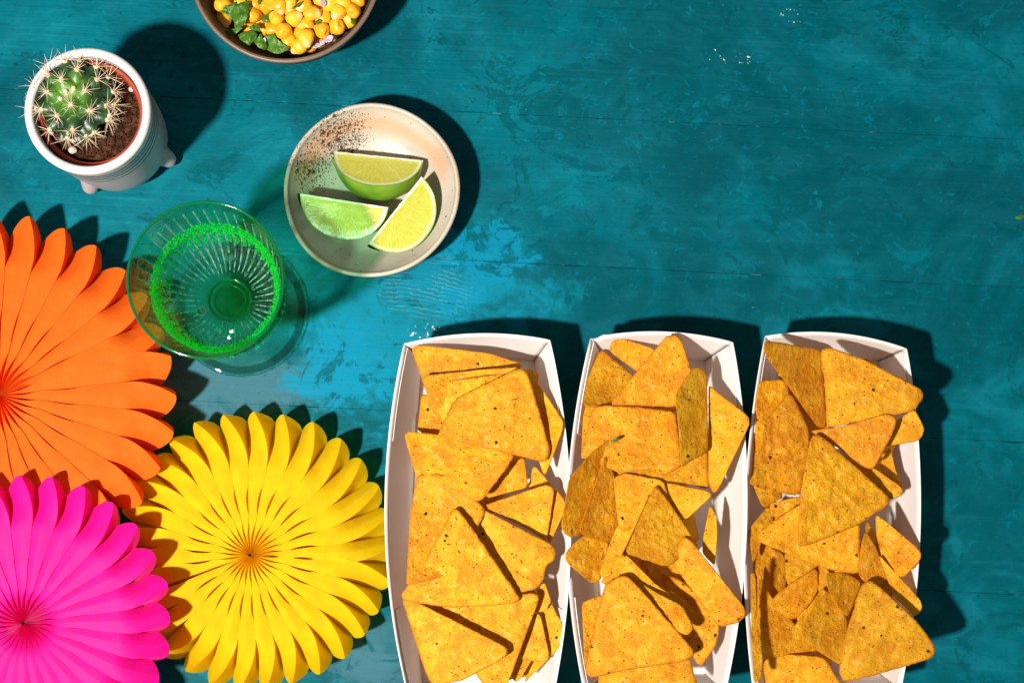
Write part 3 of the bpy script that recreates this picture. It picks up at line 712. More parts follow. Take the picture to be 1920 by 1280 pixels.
    for v in b.verts:
        d = v.co.normalized(); h = 0
        for i, q in enumerate(dirs):
            c = d.dot(q)
            if c > .80:
                sig = .030 if i < len(ar) else .012
                h = max(h, math.exp(-(1-c)/sig)*(1 if i < len(ar) else .45))
        # areoles that face away from the camera: plain spiral of tubercles
        if d.z < .25:
            th = math.atan2(d.y, d.x); h = max(h, (.5+.5*math.cos(13*th+6*d.z))*(.5+.5*math.cos(16*d.z))*smooth(.25, 0, d.z))
        hts.append(h)
        rr = Rb*(.80+.26*h)
        v.co = Vector((d.x*rr, d.y*rr, d.z*rr*.80))*.01
    me = bpy.data.meshes.new('cactus_body'); b.to_mesh(me); b.free(); me.polygons.foreach_set('use_smooth', [True]*len(me.polygons))
    set_attr(me, 'tip', hts)
    t = T('cactus_skin', .38, .5); co = t.coord()
    zc = t.n('ShaderNodeSeparateXYZ', {0: co}).outputs[2]
    ap = t.dist(co, tuple(cen+Vector((-.0006, .0006, 0.0178))))
    c = t.mix(t.mr(ap, .018, .005), (.004, .030, .010), (.075, .215, .012))
    c = t.mix(t.math('MULTIPLY', t.mr(t.attr('tip'), .5, 1.0), .35), c, (.10, .20, .045))
    c = t.mix(t.math('MULTIPLY', t.mr(ap, .0055, .0015), .8), c, (.42, .50, .22))
    c = t.mix(t.math('MULTIPLY', t.mr(t.noise(co, 900, 3), .62, .72), .35), c, (.25, .33, .22))
    t.base(c); t.norm(t.bump(t.noise(co, 500, 3), .15, .0006))
    bo = link('cactus_body', me, t.m, root2); bo.location = cen
    # object coords of the body are centred on it: move the apex point accordingly
    for nd in t.nt.nodes:
        if nd.type == 'VECT_MATH' and nd.operation == 'DISTANCE': nd.inputs[1].default_value = (-.0006, .0006, 0.0178)
    M_SP = simple('cream_spine', (.78, .62, .42), .5, .3, 400, .2)
    M_WOOL = simple('areole_wool', (.80, .64, .44), .9, .1, 600, .2, 1500, .6, .0006)
    for i, q in enumerate(dirs):
        ism = i >= len(ar)
        base = Vector((q.x, q.y, q.z*.80))*(Rb*(1.05 if not ism else .95))
        e1 = q.orthogonal().normalized(); e2 = q.cross(e1)
        vs, fs = [], []
        # woolly pad
        b0 = 0; nr, ns = 5, 12; pr = .15 if not ism else .13
        vs.append(base+q*.10)
        for a in range(1, nr+1):
            for j in range(ns):
                ph = a/nr*PI*.6; th = 2*PI*j/ns
                w = 1+.25*noise.noise(Vector((i, j*1.7, a)))
                vs.append(base+(e1*math.cos(th)+e2*math.sin(th))*pr*math.sin(ph)*w+q*(.10*math.cos(ph)))
        for j in range(ns): fs.append((0, 1+j, 1+(j+1) % ns))
        for a in range(nr-1):
            for j in range(ns):
                k = 1+a*ns; fs.append((k+j, k+ns+j, k+ns+(j+1) % ns, k+(j+1) % ns))
        mi = [0]*len(fs)
        ns_ = random.randint(11, 15) if not ism else 4
        for s in range(ns_):
            th = 2*PI*(s+random.uniform(-.25, .25))/ns_; el = random.uniform(.15, .75) if s % 4 else random.uniform(.8, 1.2)
            L = random.uniform(.6, 1.1)*(.4 if ism else 1)
            d = ((e1*math.cos(th)+e2*math.sin(th))*math.cos(el)+q*math.sin(el)).normalized()
            # keep the upper spines of the crown short and the outer ones long, like the plant
            L *= .75+.45*(1-q.z)
            f1 = d.orthogonal().normalized(); f2 = d.cross(f1); b0 = len(vs); r0 = .0185
            for a, (u, r) in enumerate(((0, r0), (.5, r0*.75), (1, .004))):
                bend = q*(-.06*u*u*L)
                for j in range(5):
                    tt = 2*PI*j/5
                    vs.append(base+q*.04+d*(L*u)+bend+(f1*math.cos(tt)+f2*math.sin(tt))*r)
            for a in range(2):
                for j in range(5):
                    k = b0+a*5; fs.append((k+j, k+(j+1) % 5, k+5+(j+1) % 5, k+5+j)); mi.append(1)
        me = mesh([v*.01 for v in vs], fs, 'spine_cluster', True, mi)
        o = link('spine_cluster', me, [M_WOOL, M_SP], root2); o.location = cen
planter()

# ------------------------------------------------------------------ plate with lime wedges
PL = V(703, 373, 0)
def plate():
    t = T('speckled_stoneware', .36, .45); co = t.coord()
    n1 = t.noise(co, 22, 5, .6, .5); n2 = t.noise(co, 90, 5, .65)
    col = t.mix(t.mr(n1, .35, .65), (.44, .385, .315), (.54, .475, .39))
    col = t.mix(t.math('MULTIPLY', t.mr(n2, .5, .75), .5), col, (.54, .42, .34))
    L = t.n('ShaderNodeVectorMath', {0: t.vm('MULTIPLY', co, (1, 1, 0))}, operation='LENGTH').outputs['Value']
    Lw = t.math('ADD', L, t.math('MULTIPLY', t.math('SUBTRACT', n1, .5), .012))
    sx = t.n('ShaderNodeSeparateXYZ', {0: co}).outputs
    ring = t.math('MULTIPLY', t.mr(t.math('ABSOLUTE', t.math('SUBTRACT', Lw, .0415)), .0065, .001), t.mr(sx[1], -.002, .016))
    col = t.mix(t.math('MULTIPLY', ring, .60), col, (.60, .30, .14))
    col = t.mix(t.math('MULTIPLY', t.mr(L, .0485, .0505), t.mr(n2, .40, .62)), col, (.46, .26, .14))
    # dark iron speckle, densest at the upper left
    d1 = t.dist(co, (-.018, .031, .02)); d2 = t.dist(co, (-.033, .015, .02))
    dens = t.math('MAXIMUM', t.mr(d1, .024, .003), t.math('MULTIPLY', t.mr(d2, .020, .003), .8))
    def sp(c, sc, lo, hi, base):
        v = t.math('ADD', t.voro(co, sc), t.math('MULTIPLY', t.math('SUBTRACT', t.noise(co, sc*4, 2), .5), .3))
        rndc = t.n('ShaderNodeSeparateColor', {0: t.n('ShaderNodeTexVoronoi', {'Vector': co, 'Scale': sc}).outputs['Color']}).outputs[0]
        pick = t.mr(t.math('ADD', rndc, t.math('MULTIPLY', dens, .95)), base, base+.02)
        return t.mix(t.math('MULTIPLY', t.mr(v, hi, lo), pick), c, (.075, .036, .018))
    col = sp(col, 520, .24, .42, .98); col = sp(col, 950, .26, .46, .98); col = sp(col, 330, .24, .46, 1.25); col = sp(col, 1400, .3, .5, 1.1)
    # greenish smear of shade-toned glaze under the speckle
    t.base(col)
    t.norm(t.bump(t.math('ADD', n2, t.noise(co, 500, 3)), .12, .0008))
    prof = [(0, .55), (2.4, .5), (2.5, .02), (2.75, .02), (2.9, .55), (4.1, 1.45), (4.85, 2.35), (4.97, 2.62)]+arc(4.88, 2.68, .13, 0, 180, 8)+[(4.62, 2.40), (4.05, 1.85), (3.5, 1.25), (3.1, 1.0), (2.4, .92), (0, .90)]
    def rf(th, r, z, i): return r*(1+.012*math.sin(2*th+.6)+.006*math.sin(3*th+2)+.004*math.sin(5*th))
    vs, fs = lathe(prof, 144, False, rf)
    o = link('plate', mesh(vs, fs, 'plate'), t.m, None, PL)
    tag(o, 'small cream stoneware dish with brown speckles holding lime wedges', 'plate')
plate()
M_RIND = None
def lime_mats():
    t = T('lime_rind', .38, .5); co = t.coord()
    n = t.noise(co, 60, 3)
    col = t.mix(t.mr(n, .3, .7), (.10, .24, .012), (.20, .36, .03))
    col = t.mix(t.math('MULTIPLY', t.mr(t.voro(co, 520), .25, .1), .5), col, (.07, .17, .01))
    t.base(col); t.norm(t.bump(t.voro(co, 520), -.35, .0008))
    rind = t.m
    t = T('lime_flesh', .22, .5); co = t.coord()
    rad = t.attr('rad'); ang = t.attr('ang')
    cv = t.n('ShaderNodeCombineXYZ', {0: t.math('MULTIPLY', ang, 1.0), 1: t.math('MULTIPLY', rad, .22), 2: t.attr('face')}).outputs[0]
    ves = t.noise(cv, 26, 4, .6, .4)
    ves2 = t.voro(t.n('ShaderNodeCombineXYZ', {0: ang, 1: t.math('MULTIPLY', rad, .35), 2: t.attr('face')}).outputs[0], 30)
    nz = t.noise(co, 130, 3)
    c = t.mix(t.mr(ves, .35, .65), (.50, .50, .030), (.64, .61, .090))
    c = t.mix(t.math('MULTIPLY', t.mr(ves2, .25, .55), .25), c, (.66, .62, .16))
    c = t.mix(t.math('MULTIPLY', t.mr(ves, .64, .76), .35), c, (.76, .74, .40))
    # membrane lines
    m1 = t.mr(t.math('ABSOLUTE', t.math('SUBTRACT', t.math('FRACT', t.math('MULTIPLY', t.math('ADD', ang, t.attr('face')), .8)), .5)), .02, .0)
    c = t.mix(t.math('MULTIPLY', m1, .3), c, (.85, .85, .60))
    wr = t.math('ADD', rad, t.math('MULTIPLY', t.math('SUBTRACT', nz, .5), .05))
    c = t.mix(t.mr(wr, .88, .925), c, (.72, .74, .40))
    c = t.mix(t.mr(wr, .955, .985), c, (.30, .46, .06))
    # white core strip along the cut edge
    core = t.attr('core')
    c = t.mix(t.math('MULTIPLY', t.mr(t.math('ADD', core, t.math('MULTIPLY', t.math('SUBTRACT', nz, .5), .09)), .085, .03), .9), c, (.86, .86, .68))
    t.base(c)
    t.norm(t.bump(t.math('ADD', ves, t.math('MULTIPLY', ves2, .6)), .22, .0010))
    t.p.inputs['Subsurface Weight'].default_value = .30
    t.p.inputs['Subsurface Radius'].default_value = (.008, .009, .002)
    t.p.inputs['Subsurface Scale'].default_value = .5
    return rind, t.m
M_RIND, M_FLESH = lime_mats()
def wedge(label, p1, p2, z1, z2, side, aA, aB, R, nub=0):
    """p1,p2: photo pixels of the two tips of the core edge; side=+1 if the main cut face lies to the right of p1->p2 in
    the photo; aA,aB elevation (degrees) of the two cut faces, measured from 'outward'"""
    A, B = V(*p1, z1), V(*p2, z2)
    mid = (A+B)/2; ax = (B-A); L = ax.length/2; ax.normalize()
    outv = Vector((ax.y, -ax.x, 0)).normalized()*side
    upv = ax.cross(outv); upv = upv if upv.z > 0 else -upv
    root = thing('lime_wedge', label, 'lime wedge', mid, 'lime wedges on the dish')
    n = 36
    us = [-math.cos(PI*i/n) for i in range(n+1)]
    def rad(u): return R*max(0.0, 1-abs(u)**2.15)**.52
    def pt(u, f, ang):
        r = rad(u)*f*.01
        a = math.radians(ang)
        q = ax*(u*L)+(outv*math.cos(a)+upv*math.sin(a))*r
        return q
    # cut faces
    for fi, ang in enumerate((aA, aB)):
        vs, fs, rd, an, co_ = [], [], [], [], []
        m = 20
        for i, u in enumerate(us):
            for j in range(m+1):
                f = j/m
                p = pt(u, f, ang)
                # ellipse centre distance so the pith band follows the rind and the core
                rr = math.sqrt(min(1, (abs(u)**2.15)+(f*rad(u)/R)**2))
                w = .012*noise.noise(Vector((u*5, f*5, fi+1)))+.010*noise.noise(Vector((u*16, f*9, fi+4)))
                a = math.radians(ang+90*(1 if fi == 0 else -1)); nrm = outv*math.cos(a)+upv*math.sin(a)
                edge = min(1, (1-f)*4)*min(1, f*6)*min(1, (1-abs(u))*8)
                p = p+nrm*((w-.05*edge)*.01*min(1, 1.0))
                if f < .02: p = p+outv*(.05*noise.noise(Vector((u*9, 2, nub)))*.01*(1-abs(u)))+upv*(.04*noise.noise(Vector((u*12, 5, nub)))*.01)
                vs.append(p); rd.append(rr); an.append(math.atan2(f*rad(u)/R+.02, u)); co_.append(f*rad(u)/R)
        for i in range(n):
            for j in range(m):
                q = (i*(m+1)+j, (i+1)*(m+1)+j, (i+1)*(m+1)+j+1, i*(m+1)+j+1); fs.append(q)
        me = mesh(vs, fs, 'cut_face'); set_attr(me, 'rad', rd); set_attr(me, 'ang', an); set_attr(me, 'core', co_); set_attr(me, 'face', [fi*3.0+nub]*len(vs))
        link('cut_face', me, M_FLESH, root)
    vs, fs = [], []; m = 18
    for i, u in enumerate(us):
        for j in range(m+1):
            p = pt(u, 1.004, aA+(aB-aA)*j/m); vs.append(p)
    for i in range(n):
        for j in range(m): fs.append((i*(m+1)+j, i*(m+1)+j+1, (i+1)*(m+1)+j+1, (i+1)*(m+1)+j))
    # pointed stem end
    for k in range(len(vs)):
        i = k//(m+1); u = us[i]
        if u < -.9: vs[k] = vs[k]-ax*(.0016*((-u-.9)/.1)**2)
    link('rind', mesh(vs, fs, 'rind'), M_RIND, root)
    return root
wedge('lime wedge showing most green rind, farthest back on the dish', (626, 284), (794, 301), 2.0, 2.0, 1, 38, -32, 2.55, 1)
wedge('left lime wedge with pale pointed end, lying on the dish', (563, 363), (728, 389), 3.0, 3.1, 1, -24, -98, 2.25, 2)
wedge('right lime wedge leaning upward with brown stem scar, on the dish', (691, 457), (790, 331), 3.0, 3.2, 1, -22, -96, 2.40, 3)

# ------------------------------------------------------------------ corn salad bowl
BL = V(535, -63, 5.0); BL.z = 0
def bowl():
    t = T('brown_stoneware', .42, .5); co = t.coord()
    n = t.noise(co, 60, 5, .65); sp_ = t.noise(co, 900, 3, .6)
    z = t.n('ShaderNodeSeparateXYZ', {0: co}).outputs[2]
    c = t.mix(t.mr(n, .35, .65), (.075, .045, .030), (.13, .082, .058))
    c = t.mix(t.mr(sp_, .60, .72), c, (.24, .17, .13))
    c = t.mix(t.math('MULTIPLY', t.mr(z, .0490, .0503), .55), c, (.25, .16, .115))
    t.base(c); t.norm(t.bump(t.math('ADD', n, sp_), .15, .0008))
    prof = [(0, .4), (2.6, .35), (2.7, .0), (3.0, .0), (3.2, .4), (4.3, 1.6), (5.05, 3.2), (5.38, 4.85)]+arc(5.29, 4.92, .13, 0, 180, 8)+[(4.95, 4.0), (4.55, 2.8), (3.7, 1.5), (2.4, .9), (0, .8)]
    o = link('bowl', mesh(*lathe(prof, 144), 'bowl'), t.m, None, BL)
    tag(o, 'dark brown stoneware bowl of corn salad at the top edge', 'bowl')
bowl()
def corn_mats():
    t = T('corn_yellow', .32, .5); co = t.coord(); r = t.rnd()
    z = t.n('ShaderNodeSeparateXYZ', {0: co}).outputs[0]
    a = t.mix(r, (.86, .36, .006), (.90, .50, .025))
    c = t.mix(t.mr(z, -.0012, -.0042), a, (.82, .60, .22))
    c = t.mix(t.math('MULTIPLY', t.mr(t.noise(co, 300, 3), .5, .7), .3), c, (.92, .56, .06))
    t.base(c)
    t.p.inputs['Subsurface Weight'].default_value = .25; t.p.inputs['Subsurface Radius'].default_value = (.004, .002, .0006); t.p.inputs['Subsurface Scale'].default_value = .5
    t.norm(t.bump(t.noise(co, 260, 3), .12, .0008))
    return t.m
M_CORN = corn_mats()
def kernel_mesh(seed):
    b = bmesh.new(); bmesh.ops.create_icosphere(b, subdivisions=4, radius=1)
    for v in b.verts:
        p = v.co.copy()
        s = lambda x, e: math.copysign(abs(x)**e, x)
        q = Vector((s(p.x, .82)*.46, s(p.y, .80)*.40, s(p.z, .85)*.33))
        ta = 1-.42*smooth(.12, -.46, q.x)
        q.y *= ta; q.z *= 1-.30*smooth(.1, -.46, q.x)
        if q.x > .3: q.x -= .10*math.exp(-(q.y*q.y+q.z*q.z)/.02)      # dimple
        q *= 1+.07*noise.noise(q*4+Vector((seed*9, 0, 0)))
        v.co = q*.01
    me = bpy.data.meshes.new('corn_kernel'); b.to_mesh(me); b.free(); me.polygons.foreach_set('use_smooth', [True]*len(me.polygons)); me.materials.append(M_CORN)
    return me
KM = [kernel_mesh(i) for i in range(5)]
def kernel(px, py, z, yaw=None, tilt=None, s=1.0, label=None):
    o = bpy.data.objects.new('corn_kernel', random.choice(KM)); C.objects.link(o)
    o.location = V(px, py, z); o.scale = (s, s, s)
    o.rotation_euler = (random.uniform(-.6, .6), tilt if tilt is not None else random.uniform(-.9, .5), yaw if yaw is not None else random.random()*2*PI)
    tag(o, label or 'plump yellow corn kernel in the brown salad bowl', 'corn kernel', 'corn kernels in the salad bowl')
ks = [(655, 150, 4.0), (345, 40, 3.9), (365, 190, 3.2), (535, 10, 3.8), (820, 10, 4.1), (770, 75, 3.6), (905, 60, 4.1), (1000, 20, 4.0), (1000, 95, 3.7), (885, 182, 3.9), (1050, 178, 4.0),
      (1225, 130, 4.2), (1160, 235, 3.7), (1140, 55, 4.1), (1335, 155, 3.7), (1470, 120, 4.2), (1625, 95, 4.0), (1565, 205, 3.5), (1455, 268, 3.8), (1310, 295, 3.9), (1515, 15, 4.1), (1410, 30, 4.0),
      (1660, -5, 3.9), (955, 312, 4.0), (840, 280, 3.5), (750, 265, 3.2), (985, 392, 3.6), (1045, 378, 3.4), (1090, 460, 3.8), (1118, 315, 3.5), (1165, 375, 4.1), (1225, 325, 3.2), (690, 55, 3.7), (630, 20, 3.6),
      (1290, 5, 3.7), (730, 160, 3.2), (1120, 110, 3.5), (1400, 200, 3.2), (1550, 110, 3.5), (1080, 250, 3.2), (900, 240, 3.0), (1000, 250, 3.0), (1270, 210, 3.1), (960, 160, 3.2), (1250, 380, 2.9), (870, 380, 2.9),
      (480, 60, 3.0), (430, 130, 2.9), (560, 210, 3.0), (620, 300, 2.9), (1380, 330, 2.8), (1190, 430, 2.9)]
KL = {0: 'large lit corn kernel right of the upright herb leaf', 1: 'corn kernel at the upper left above the broad herb leaf', 2: 'lone corn kernel below the broad herb leaf by the left wall',
      3: 'corn kernel at the top edge between two herb leaves', 9: 'pale corn kernel right of the peeping herb leaf', 13: 'pale corn kernel carrying the herb stem sliver',
      16: 'corn kernel highest on the right wall of the bowl', 17: 'translucent pale corn kernel by the right wall of the bowl', 18: 'glossy round corn kernel above the pale onion cube, at right',
      19: 'corn kernel just above and left of the onion cube', 26: 'corn kernel with pale base above the near rim', 28: 'corn kernel closest to the near rim of the bowl',
      30: 'round corn kernel topmost of a touching pair near the rim', 25: 'shaded corn kernel between herb leaves and the kernel pile'}
for i, (x, y, z) in enumerate(ks): kernel(x/5.19+350, y/5.19, z-.15, s=random.uniform(1.06, 1.24), label=KL.get(i))
for i in range(46):       # the rest of the bowl, beyond the top of the frame
    a = random.random()*2*PI; r = 118*math.sqrt(random.random()); x, y = 537+r*math.cos(a), -78+r*.9*math.sin(a)
    if y < -16: kernel(x, y, random.uniform(3.5, 4.0), s=random.uniform(.98, 1.14))
vs, fs = lathe([(0, 3.1), (3.0, 3.0), (4.3, 2.5)], 48)
M_JUICE = simple('dressing', (.20, .075, .012), .25, .5, 300, .4)
fill = link('dressing', mesh(vs, fs, 'dressing'), M_JUICE, None, BL); tag(fill, 'dark oily dressing between the corn kernels in the bowl', 'dressing', None, 'stuff')
def leaf_mat():
    t = T('herb_green', .32, .5); co = t.coord(); r = t.rnd()
    n = t.noise(co, 150, 4, .6)
    a = t.mix(r, (.045, .150, .008), (.10, .26, .014))
    c = t.mix(t.mr(n, .35, .7), a, (.11, .25, .03))
    t.base(c); t.norm(t.bump(t.noise(co, 300, 4, .6), .5, .002))
    tr = t.n('ShaderNodeBsdfTranslucent', {'Color': (.12, .34, .02, 1)})
    ms = t.n('ShaderNodeMixShader', {0: .25, 1: t.p.outputs[0], 2: tr.outputs[0]}); t.nt.links.new(ms.outputs[0], t.out.inputs[0])
    return t.m
M_LEAF = leaf_mat()
def leaf(label, pts, z, gx=0, gy=0, bend=0, bax=0, cat='herb leaf', grp='chopped herb leaves in the salad bowl'):
    px = [(x/5.19+350, y/5.19) for x, y in pts]
    o = sheet('herb_leaf', px, z, gx, gy, bend, bax, .03, .07, .10, M=90, rings=9, jit=.17, mat=M_LEAF)
    tag(o, label, cat, grp)
leaf('broad pale green herb leaf at the left of the corn', [(275, 75), (330, 55), (440, 45), (470, 20), (480, 90), (460, 150), (430, 220), (400, 150), (320, 115)], 4.15, .1, 0, -.5, .5)
leaf('upright folded herb leaf left of the corn', [(470, 45), (560, 20), (615, -10), (610, 100), (590, 190), (540, 270), (470, 270), (440, 190), (450, 100)], 4.45, .2, .1, -.9, 0)
leaf('ragged herb leaf tip against the left wall of the bowl', [(350, 300), (440, 285), (520, 260), (545, 280), (480, 330), (420, 350)], 3.8, .2, -.1, -.4, 0)
leaf('dark glossy rolled herb leaf near the rim', [(505, 340), (560, 310), (640, 295), (690, 330), (665, 400), (610, 440), (540, 435)], 4.0, 0, -.1, -1.3, .8)
leaf('bright herb leaf lying between the dark leaf and corn', [(585, 265), (650, 240), (710, 240), (725, 310), (650, 300)], 4.15, .1, .1, -.4, 0)
leaf('herb leaf with pale rib low at the near rim', [(655, 410), (720, 330), (765, 400), (790, 460), (760, 490), (700, 470)], 4.0, -.1, -.1, -.6, 0)
leaf('large flat herb leaf at the near rim of the bowl', [(775, 350), (840, 330), (900, 400), (1010, 470), (990, 490), (910, 520), (830, 525), (760, 470)], 3.9, .05, -.05, -.35, .4)
leaf('herb leaf peeping between two kernels', [(740, 160), (800, 125), (860, 130), (850, 200), (780, 230), (735, 210)], 3.75, 0, 0, -.3, 0)
leaf('small herb scrap near the middle of the corn', [(1245, 215), (1290, 180), (1320, 200), (1280, 245)], 4.1, 0, 0, 0, 0)
leaf('herb stem sliver on a pale kernel', [(1010, 90), (1100, 20), (1130, 15), (1060, 85)], 4.6, 0, 0, -.3, 0)
leaf('herb leaf at the top edge between leaf and corn', [(620, -10), (720, -15), (725, 50), (660, 55)], 3.9, 0, 0, -.3, 0)
leaf('herb scrap by the right wall of the bowl', [(1600, 150), (1660, 155), (1630, 240), (1595, 230)], 3.7, -.3, 0, 0, 0)
def onion_mat():
    t = T('onion_flesh', .25, .5); co = t.coord()
    t.base(t.mix(t.mr(t.noise(co, 220, 3), .4, .65), (.52, .36, .46), (.62, .52, .58)))
    t.p.inputs['Transmission Weight'].default_value = .15
    t.norm(t.bump(t.noise(co, 300, 3), .3, .001)); return t.m
M_ON = onion_mat()
for lab, pts, z in (('pale purple onion cube nearest the right wall of the bowl', [(1330, 375), (1400, 335), (1435, 355), (1410, 410), (1350, 420)], 3.8),
                    ('glassy onion piece beside the pale cube', [(1290, 410), (1345, 375), (1350, 430), (1300, 455)], 3.6),
                    ('brownish onion piece low at the near rim', [(1215, 425), (1300, 415), (1310, 455), (1235, 480)], 3.2),
                    ('purple onion piece at the top edge of the corn', [(1295, 10), (1350, -10), (1365, 50), (1320, 80)], 4.2)):
    o = sheet('onion_piece', [(x/5.19+350, y/5.19) for x, y in pts], z, .1, -.1, 0, 0, .34, .10, .05, M=40, rings=6, jit=.04, mat=M_ON)
    tag(o, lab, 'onion piece', 'onion pieces in the salad bowl')

# ------------------------------------------------------------------ green glass
GL = V(453, 581, 0)
def glass():
    def gmat(name, c, mixw, dens, tc=(.76, .98, .88)):
        t = T(name, .0, .5); co = t.coord()
        t.nt.nodes.remove(t.p)
        g = t.n('ShaderNodeBsdfGlass', {'Color': (.985, 1, .99, 1), 'Roughness': 0.0, 'IOR': 1.48})
        tr = t.n('ShaderNodeBsdfTransparent', {'Color': c4(tc)})
        va = t.n('ShaderNodeVolumeAbsorption', {'Color': c4(c), 'Density': dens}); t.nt.links.new(va.outputs[0], t.out.inputs[1])
        ms = t.n('ShaderNodeMixShader', {0: mixw, 1: g.outputs[0], 2: tr.outputs[0]})
        t.nt.links.new(ms.outputs[0], t.out.inputs[0]); return t.m
    M_G = gmat('green_glass', (.0, .86, .30), .84, 70)
    M_GS = gmat('stem_glass', (.0, .86, .30), .88, 40, (.72, .98, .88))
    M_GF = gmat('pale_green_glass', (.10, .9, .75), .55, 45)
    root = thing('goblet', 'green ribbed glass goblet with a wide bowl and round foot', 'glass', GL)
    NR = 44; SEG = NR*8
    def rib(th, r, z, i):
        w = smooth(4.6, 6.0, z)*(1-smooth(12.3, 12.8, z))
        return r-.055*w*(.5-.5*math.cos(NR*th))**1.5
    outer = [(1.02, 4.25), (1.2, 4.5), (1.75, 4.8), (2.3, 5.25), (2.8, 5.9), (3.25, 6.9), (3.52, 8.0), (3.70, 9.2), (3.84, 10.4), (3.96, 11.5), (4.05, 12.4), (4.11, 12.85)]
    lip = arc(4.00, 12.92, .115, -15, 190, 8)
    inner = [(3.84, 12.4), (3.75, 11.5), (3.63, 10.4), (3.49, 9.2), (3.30, 8.0), (3.02, 7.0), (2.55, 6.1), (2.05, 5.55), (1.5, 5.2), (.9, 5.05), (0, 5.0)]
    prof = [(0, 4.25)]+outer+lip+inner
    no = len(outer)+1
    def rf(th, r, z, i):
        if i < no: return rib(th, r, z, i)
        if i >= no+len(lip): return r-.02*math.cos(NR*th)*(1-smooth(11.5, 12.4, z))*smooth(5.4, 6.5, z)
        return r
    link('bowl', mesh(*lathe(prof, SEG, False, rf), 'bowl'), M_G, root)
    stem = [(1.02, 4.25), (.9, 4.05), (.78, 3.7), (.92, 3.4), (.98, 3.15), (.80, 2.8), (.55, 2.2), (.50, 1.7), (.62, 1.2), (.95, .85), (0, .85)][::-1]+[(0, 4.24)]
    link('stem', mesh(*lathe(stem, 96), 'stem'), M_GS, root)
    foot = [(0, .12), (2.8, .10), (3.3, .0), (3.75, .0)]+arc(3.80, .14, .14, -80, 90, 6)+[(3.3, .36), (2.4, .48), (1.6, .62), (.95, .84), (0, .84)]
    link('foot', mesh(*lathe(foot, 128), 'foot'), M_GF, root)
    # drink
    t = T('clear_green_drink', 0, .5); t.nt.nodes.remove(t.p)
    g = t.n('ShaderNodeBsdfGlass', {'Color': (.97, 1, .985, 1), 'IOR': 1.33})
    tr = t.n('ShaderNodeBsdfTransparent', {'Color': (.97, 1, .985, 1)})
    ms = t.n('ShaderNodeMixShader', {0: .86, 1: g.outputs[0], 2: tr.outputs[0]}); t.nt.links.new(ms.outputs[0], t.out.inputs[0])
    e = .015
    dp = [(0, 5.0-e), (.9, 5.05-e), (1.5, 5.2-e), (2.05+e, 5.55), (2.55+e, 6.1), (3.02+e, 7.0), (3.30+e, 8.0), (3.49+e, 9.2), (3.58+e, 9.95), (3.60+e, 10.12), (3.50, 10.02), (3.3, 9.98), (0, 9.97)]
    d = link('drink', mesh(*lathe(dp, 160), 'drink'), t.m, None, GL)
    tag(d, 'clear greenish drink filling the ribbed glass', 'drink')
    M_BUB = T('bubble_film', 0, .5); M_BUB.nt.nodes.remove(M_BUB.p)
    gb = M_BUB.n('ShaderNodeBsdfGlass', {'Color': (.9, 1, .95, 1), 'IOR': 1.25}); M_BUB.nt.links.new(gb.outputs[0], M_BUB.out.inputs[0])
    for (px, py, r) in ((430, 482, .24), (378, 583, .26), (370, 484, .16), (474, 487, .10), (476, 540, .13), (462, 512, .12), (372, 470, .09)):
        b = bmesh.new(); bmesh.ops.create_uvsphere(b, u_segments=24, v_segments=14, radius=r*.01)
        for v in b.verts: v.co.z *= .6
        me = bpy.data.meshes.new('bubble'); b.to_mesh(me); b.free(); me.polygons.foreach_set('use_smooth', [True]*len(me.polygons))
        me.materials.append(M_BUB.m)
        o = link('bubble', me, None, d); o.location = V(px, py, 9.97+r*.3)-GL
    # raised flutes of the moulded bowl, their glints painted in pale, and the rings where it meets the stem
    t = T('flute_glint_tint', .06, .9); t.base((.46, .86, .74))
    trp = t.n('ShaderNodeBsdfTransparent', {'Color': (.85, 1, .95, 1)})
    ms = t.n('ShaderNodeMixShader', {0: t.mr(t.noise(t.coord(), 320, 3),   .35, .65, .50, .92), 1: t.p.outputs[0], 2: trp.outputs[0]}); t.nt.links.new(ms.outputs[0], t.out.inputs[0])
    bowl_in = [(.9, 5.05), (1.5, 5.2), (2.05, 5.55), (2.55, 6.1), (3.02, 7.0), (3.30, 8.0), (3.49, 9.2), (3.63, 10.4), (3.75, 11.5), (3.84, 12.4)]
    def inner_at(u):
        u = u*(len(bowl_in)-1); i = min(int(u), len(bowl_in)-2); f = u-i
        a, b = bowl_in[i], bowl_in[i+1]; return a[0]+(b[0]-a[0])*f, a[1]+(b[1]-a[1])*f
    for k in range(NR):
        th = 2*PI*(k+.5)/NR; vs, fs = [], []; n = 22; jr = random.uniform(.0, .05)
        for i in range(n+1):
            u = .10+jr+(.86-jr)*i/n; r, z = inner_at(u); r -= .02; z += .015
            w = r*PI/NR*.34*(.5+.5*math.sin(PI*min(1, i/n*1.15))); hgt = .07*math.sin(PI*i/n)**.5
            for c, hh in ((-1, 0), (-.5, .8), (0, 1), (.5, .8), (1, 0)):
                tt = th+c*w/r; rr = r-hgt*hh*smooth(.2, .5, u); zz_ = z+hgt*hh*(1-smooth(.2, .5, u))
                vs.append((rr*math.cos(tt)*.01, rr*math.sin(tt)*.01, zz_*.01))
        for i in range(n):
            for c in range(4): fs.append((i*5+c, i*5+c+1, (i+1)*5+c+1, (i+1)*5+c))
        link('flute_glint', mesh(vs, fs, 'flute_glint'), t.m, root)
    t = T('ring_glass', .08, .8); t.base((.0, .16, .055))
    trp = t.n('ShaderNodeBsdfTransparent', {'Color': (.5, 1, .7, 1)})
    ms = t.n('ShaderNodeMixShader', {0: .45, 1: t.p.outputs[0], 2: trp.outputs[0]}); t.nt.links.new(ms.outputs[0], t.out.inputs[0])
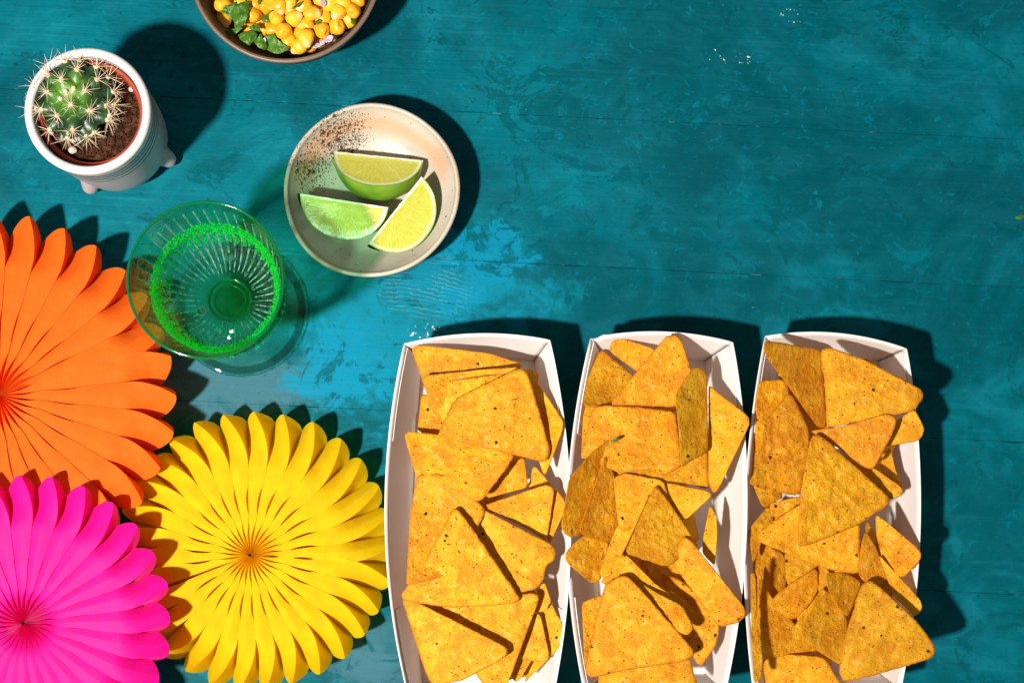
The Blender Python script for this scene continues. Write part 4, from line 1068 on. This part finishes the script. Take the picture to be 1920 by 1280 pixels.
    for rr, zz_, tk in ((1.16, 4.55, .085), (.86, 4.3, .06), (4.02, 13.0, .085)):
        vs, fs = [], []; n, m = 96, 10
        for i in range(n):
            for j in range(m):
                a, b = 2*PI*i/n, 2*PI*j/m; r = rr+tk*math.cos(b)
                vs.append((r*math.cos(a)*.01, r*math.sin(a)*.01, (zz_+tk*math.sin(b))*.01))
        for i in range(n):
            for j in range(m): fs.append((i*m+j, ((i+1) % n)*m+j, ((i+1) % n)*m+(j+1) % m, i*m+(j+1) % m))
        link('rim_band' if zz_ > 10 else 'stem_ring', mesh(vs, fs, 'ring'), t.m, root)
    # tiny green beads added to imitate the bright glow in the glass wall
    t = T('green_glow', .25, .6); t.base((.0, .62, .07))
    tr = t.n('ShaderNodeBsdfTranslucent', {'Color': (.0, 1.0, .13, 1)})
    ms = t.n('ShaderNodeMixShader', {0: .70, 1: t.p.outputs[0], 2: tr.outputs[0]}); t.nt.links.new(ms.outputs[0], t.out.inputs[0])
    b = bmesh.new(); bmesh.ops.create_icosphere(b, subdivisions=1, radius=1)
    iv = [v.co.copy() for v in b.verts]; idx = [[v.index for v in f.verts] for f in b.faces]; b.free()
    wall = [(7.0, 3.02), (8.0, 3.30), (9.2, 3.49), (10.1, 3.58)]
    vs, fs = [], []
    for q in range(8000):
        u = random.random()**1.35                                   # thickest at the surface
        z = 10.0-3.2*u; th = random.random()*2*PI
        if u > .45 and math.cos(NR*th) < -.1: continue             # thinned out between the ribs
        for (z0, r0), (z1, r1) in zip(wall[:-1], wall[1:]):
            if z0 <= z <= z1: rw = r0+(r1-r0)*(z-z0)/(z1-z0)
        s = random.uniform(.018, .05); r = rw-.08-s-random.random()**2*.34*(1-u)
        c = Vector((r*math.cos(th), r*math.sin(th), z)); b0 = len(vs)
        vs += [(c+v*s)*.01 for v in iv]; fs += [[b0+k for k in f] for f in idx]
    link('glow_beads', mesh(vs, fs, 'glow_beads'), t.m, d)
glass()
# stray herb crumbs
for pts, z, lab in (([(1144, 826), (1160, 820), (1163, 824), (1150, 831)], 5.0, 'green herb fleck on the wide bumpy chip'),
                    ([(1902, 409), (1914, 402), (1924, 404), (1912, 412)], .06, 'green herb scrap on the table at the right edge')):
    o = sheet('herb_fleck', pts, z, 0, 0, 0, 0, .03, .08, .01, M=24, rings=3, mat=M_LEAF); tag(o, lab, 'herb fleck')
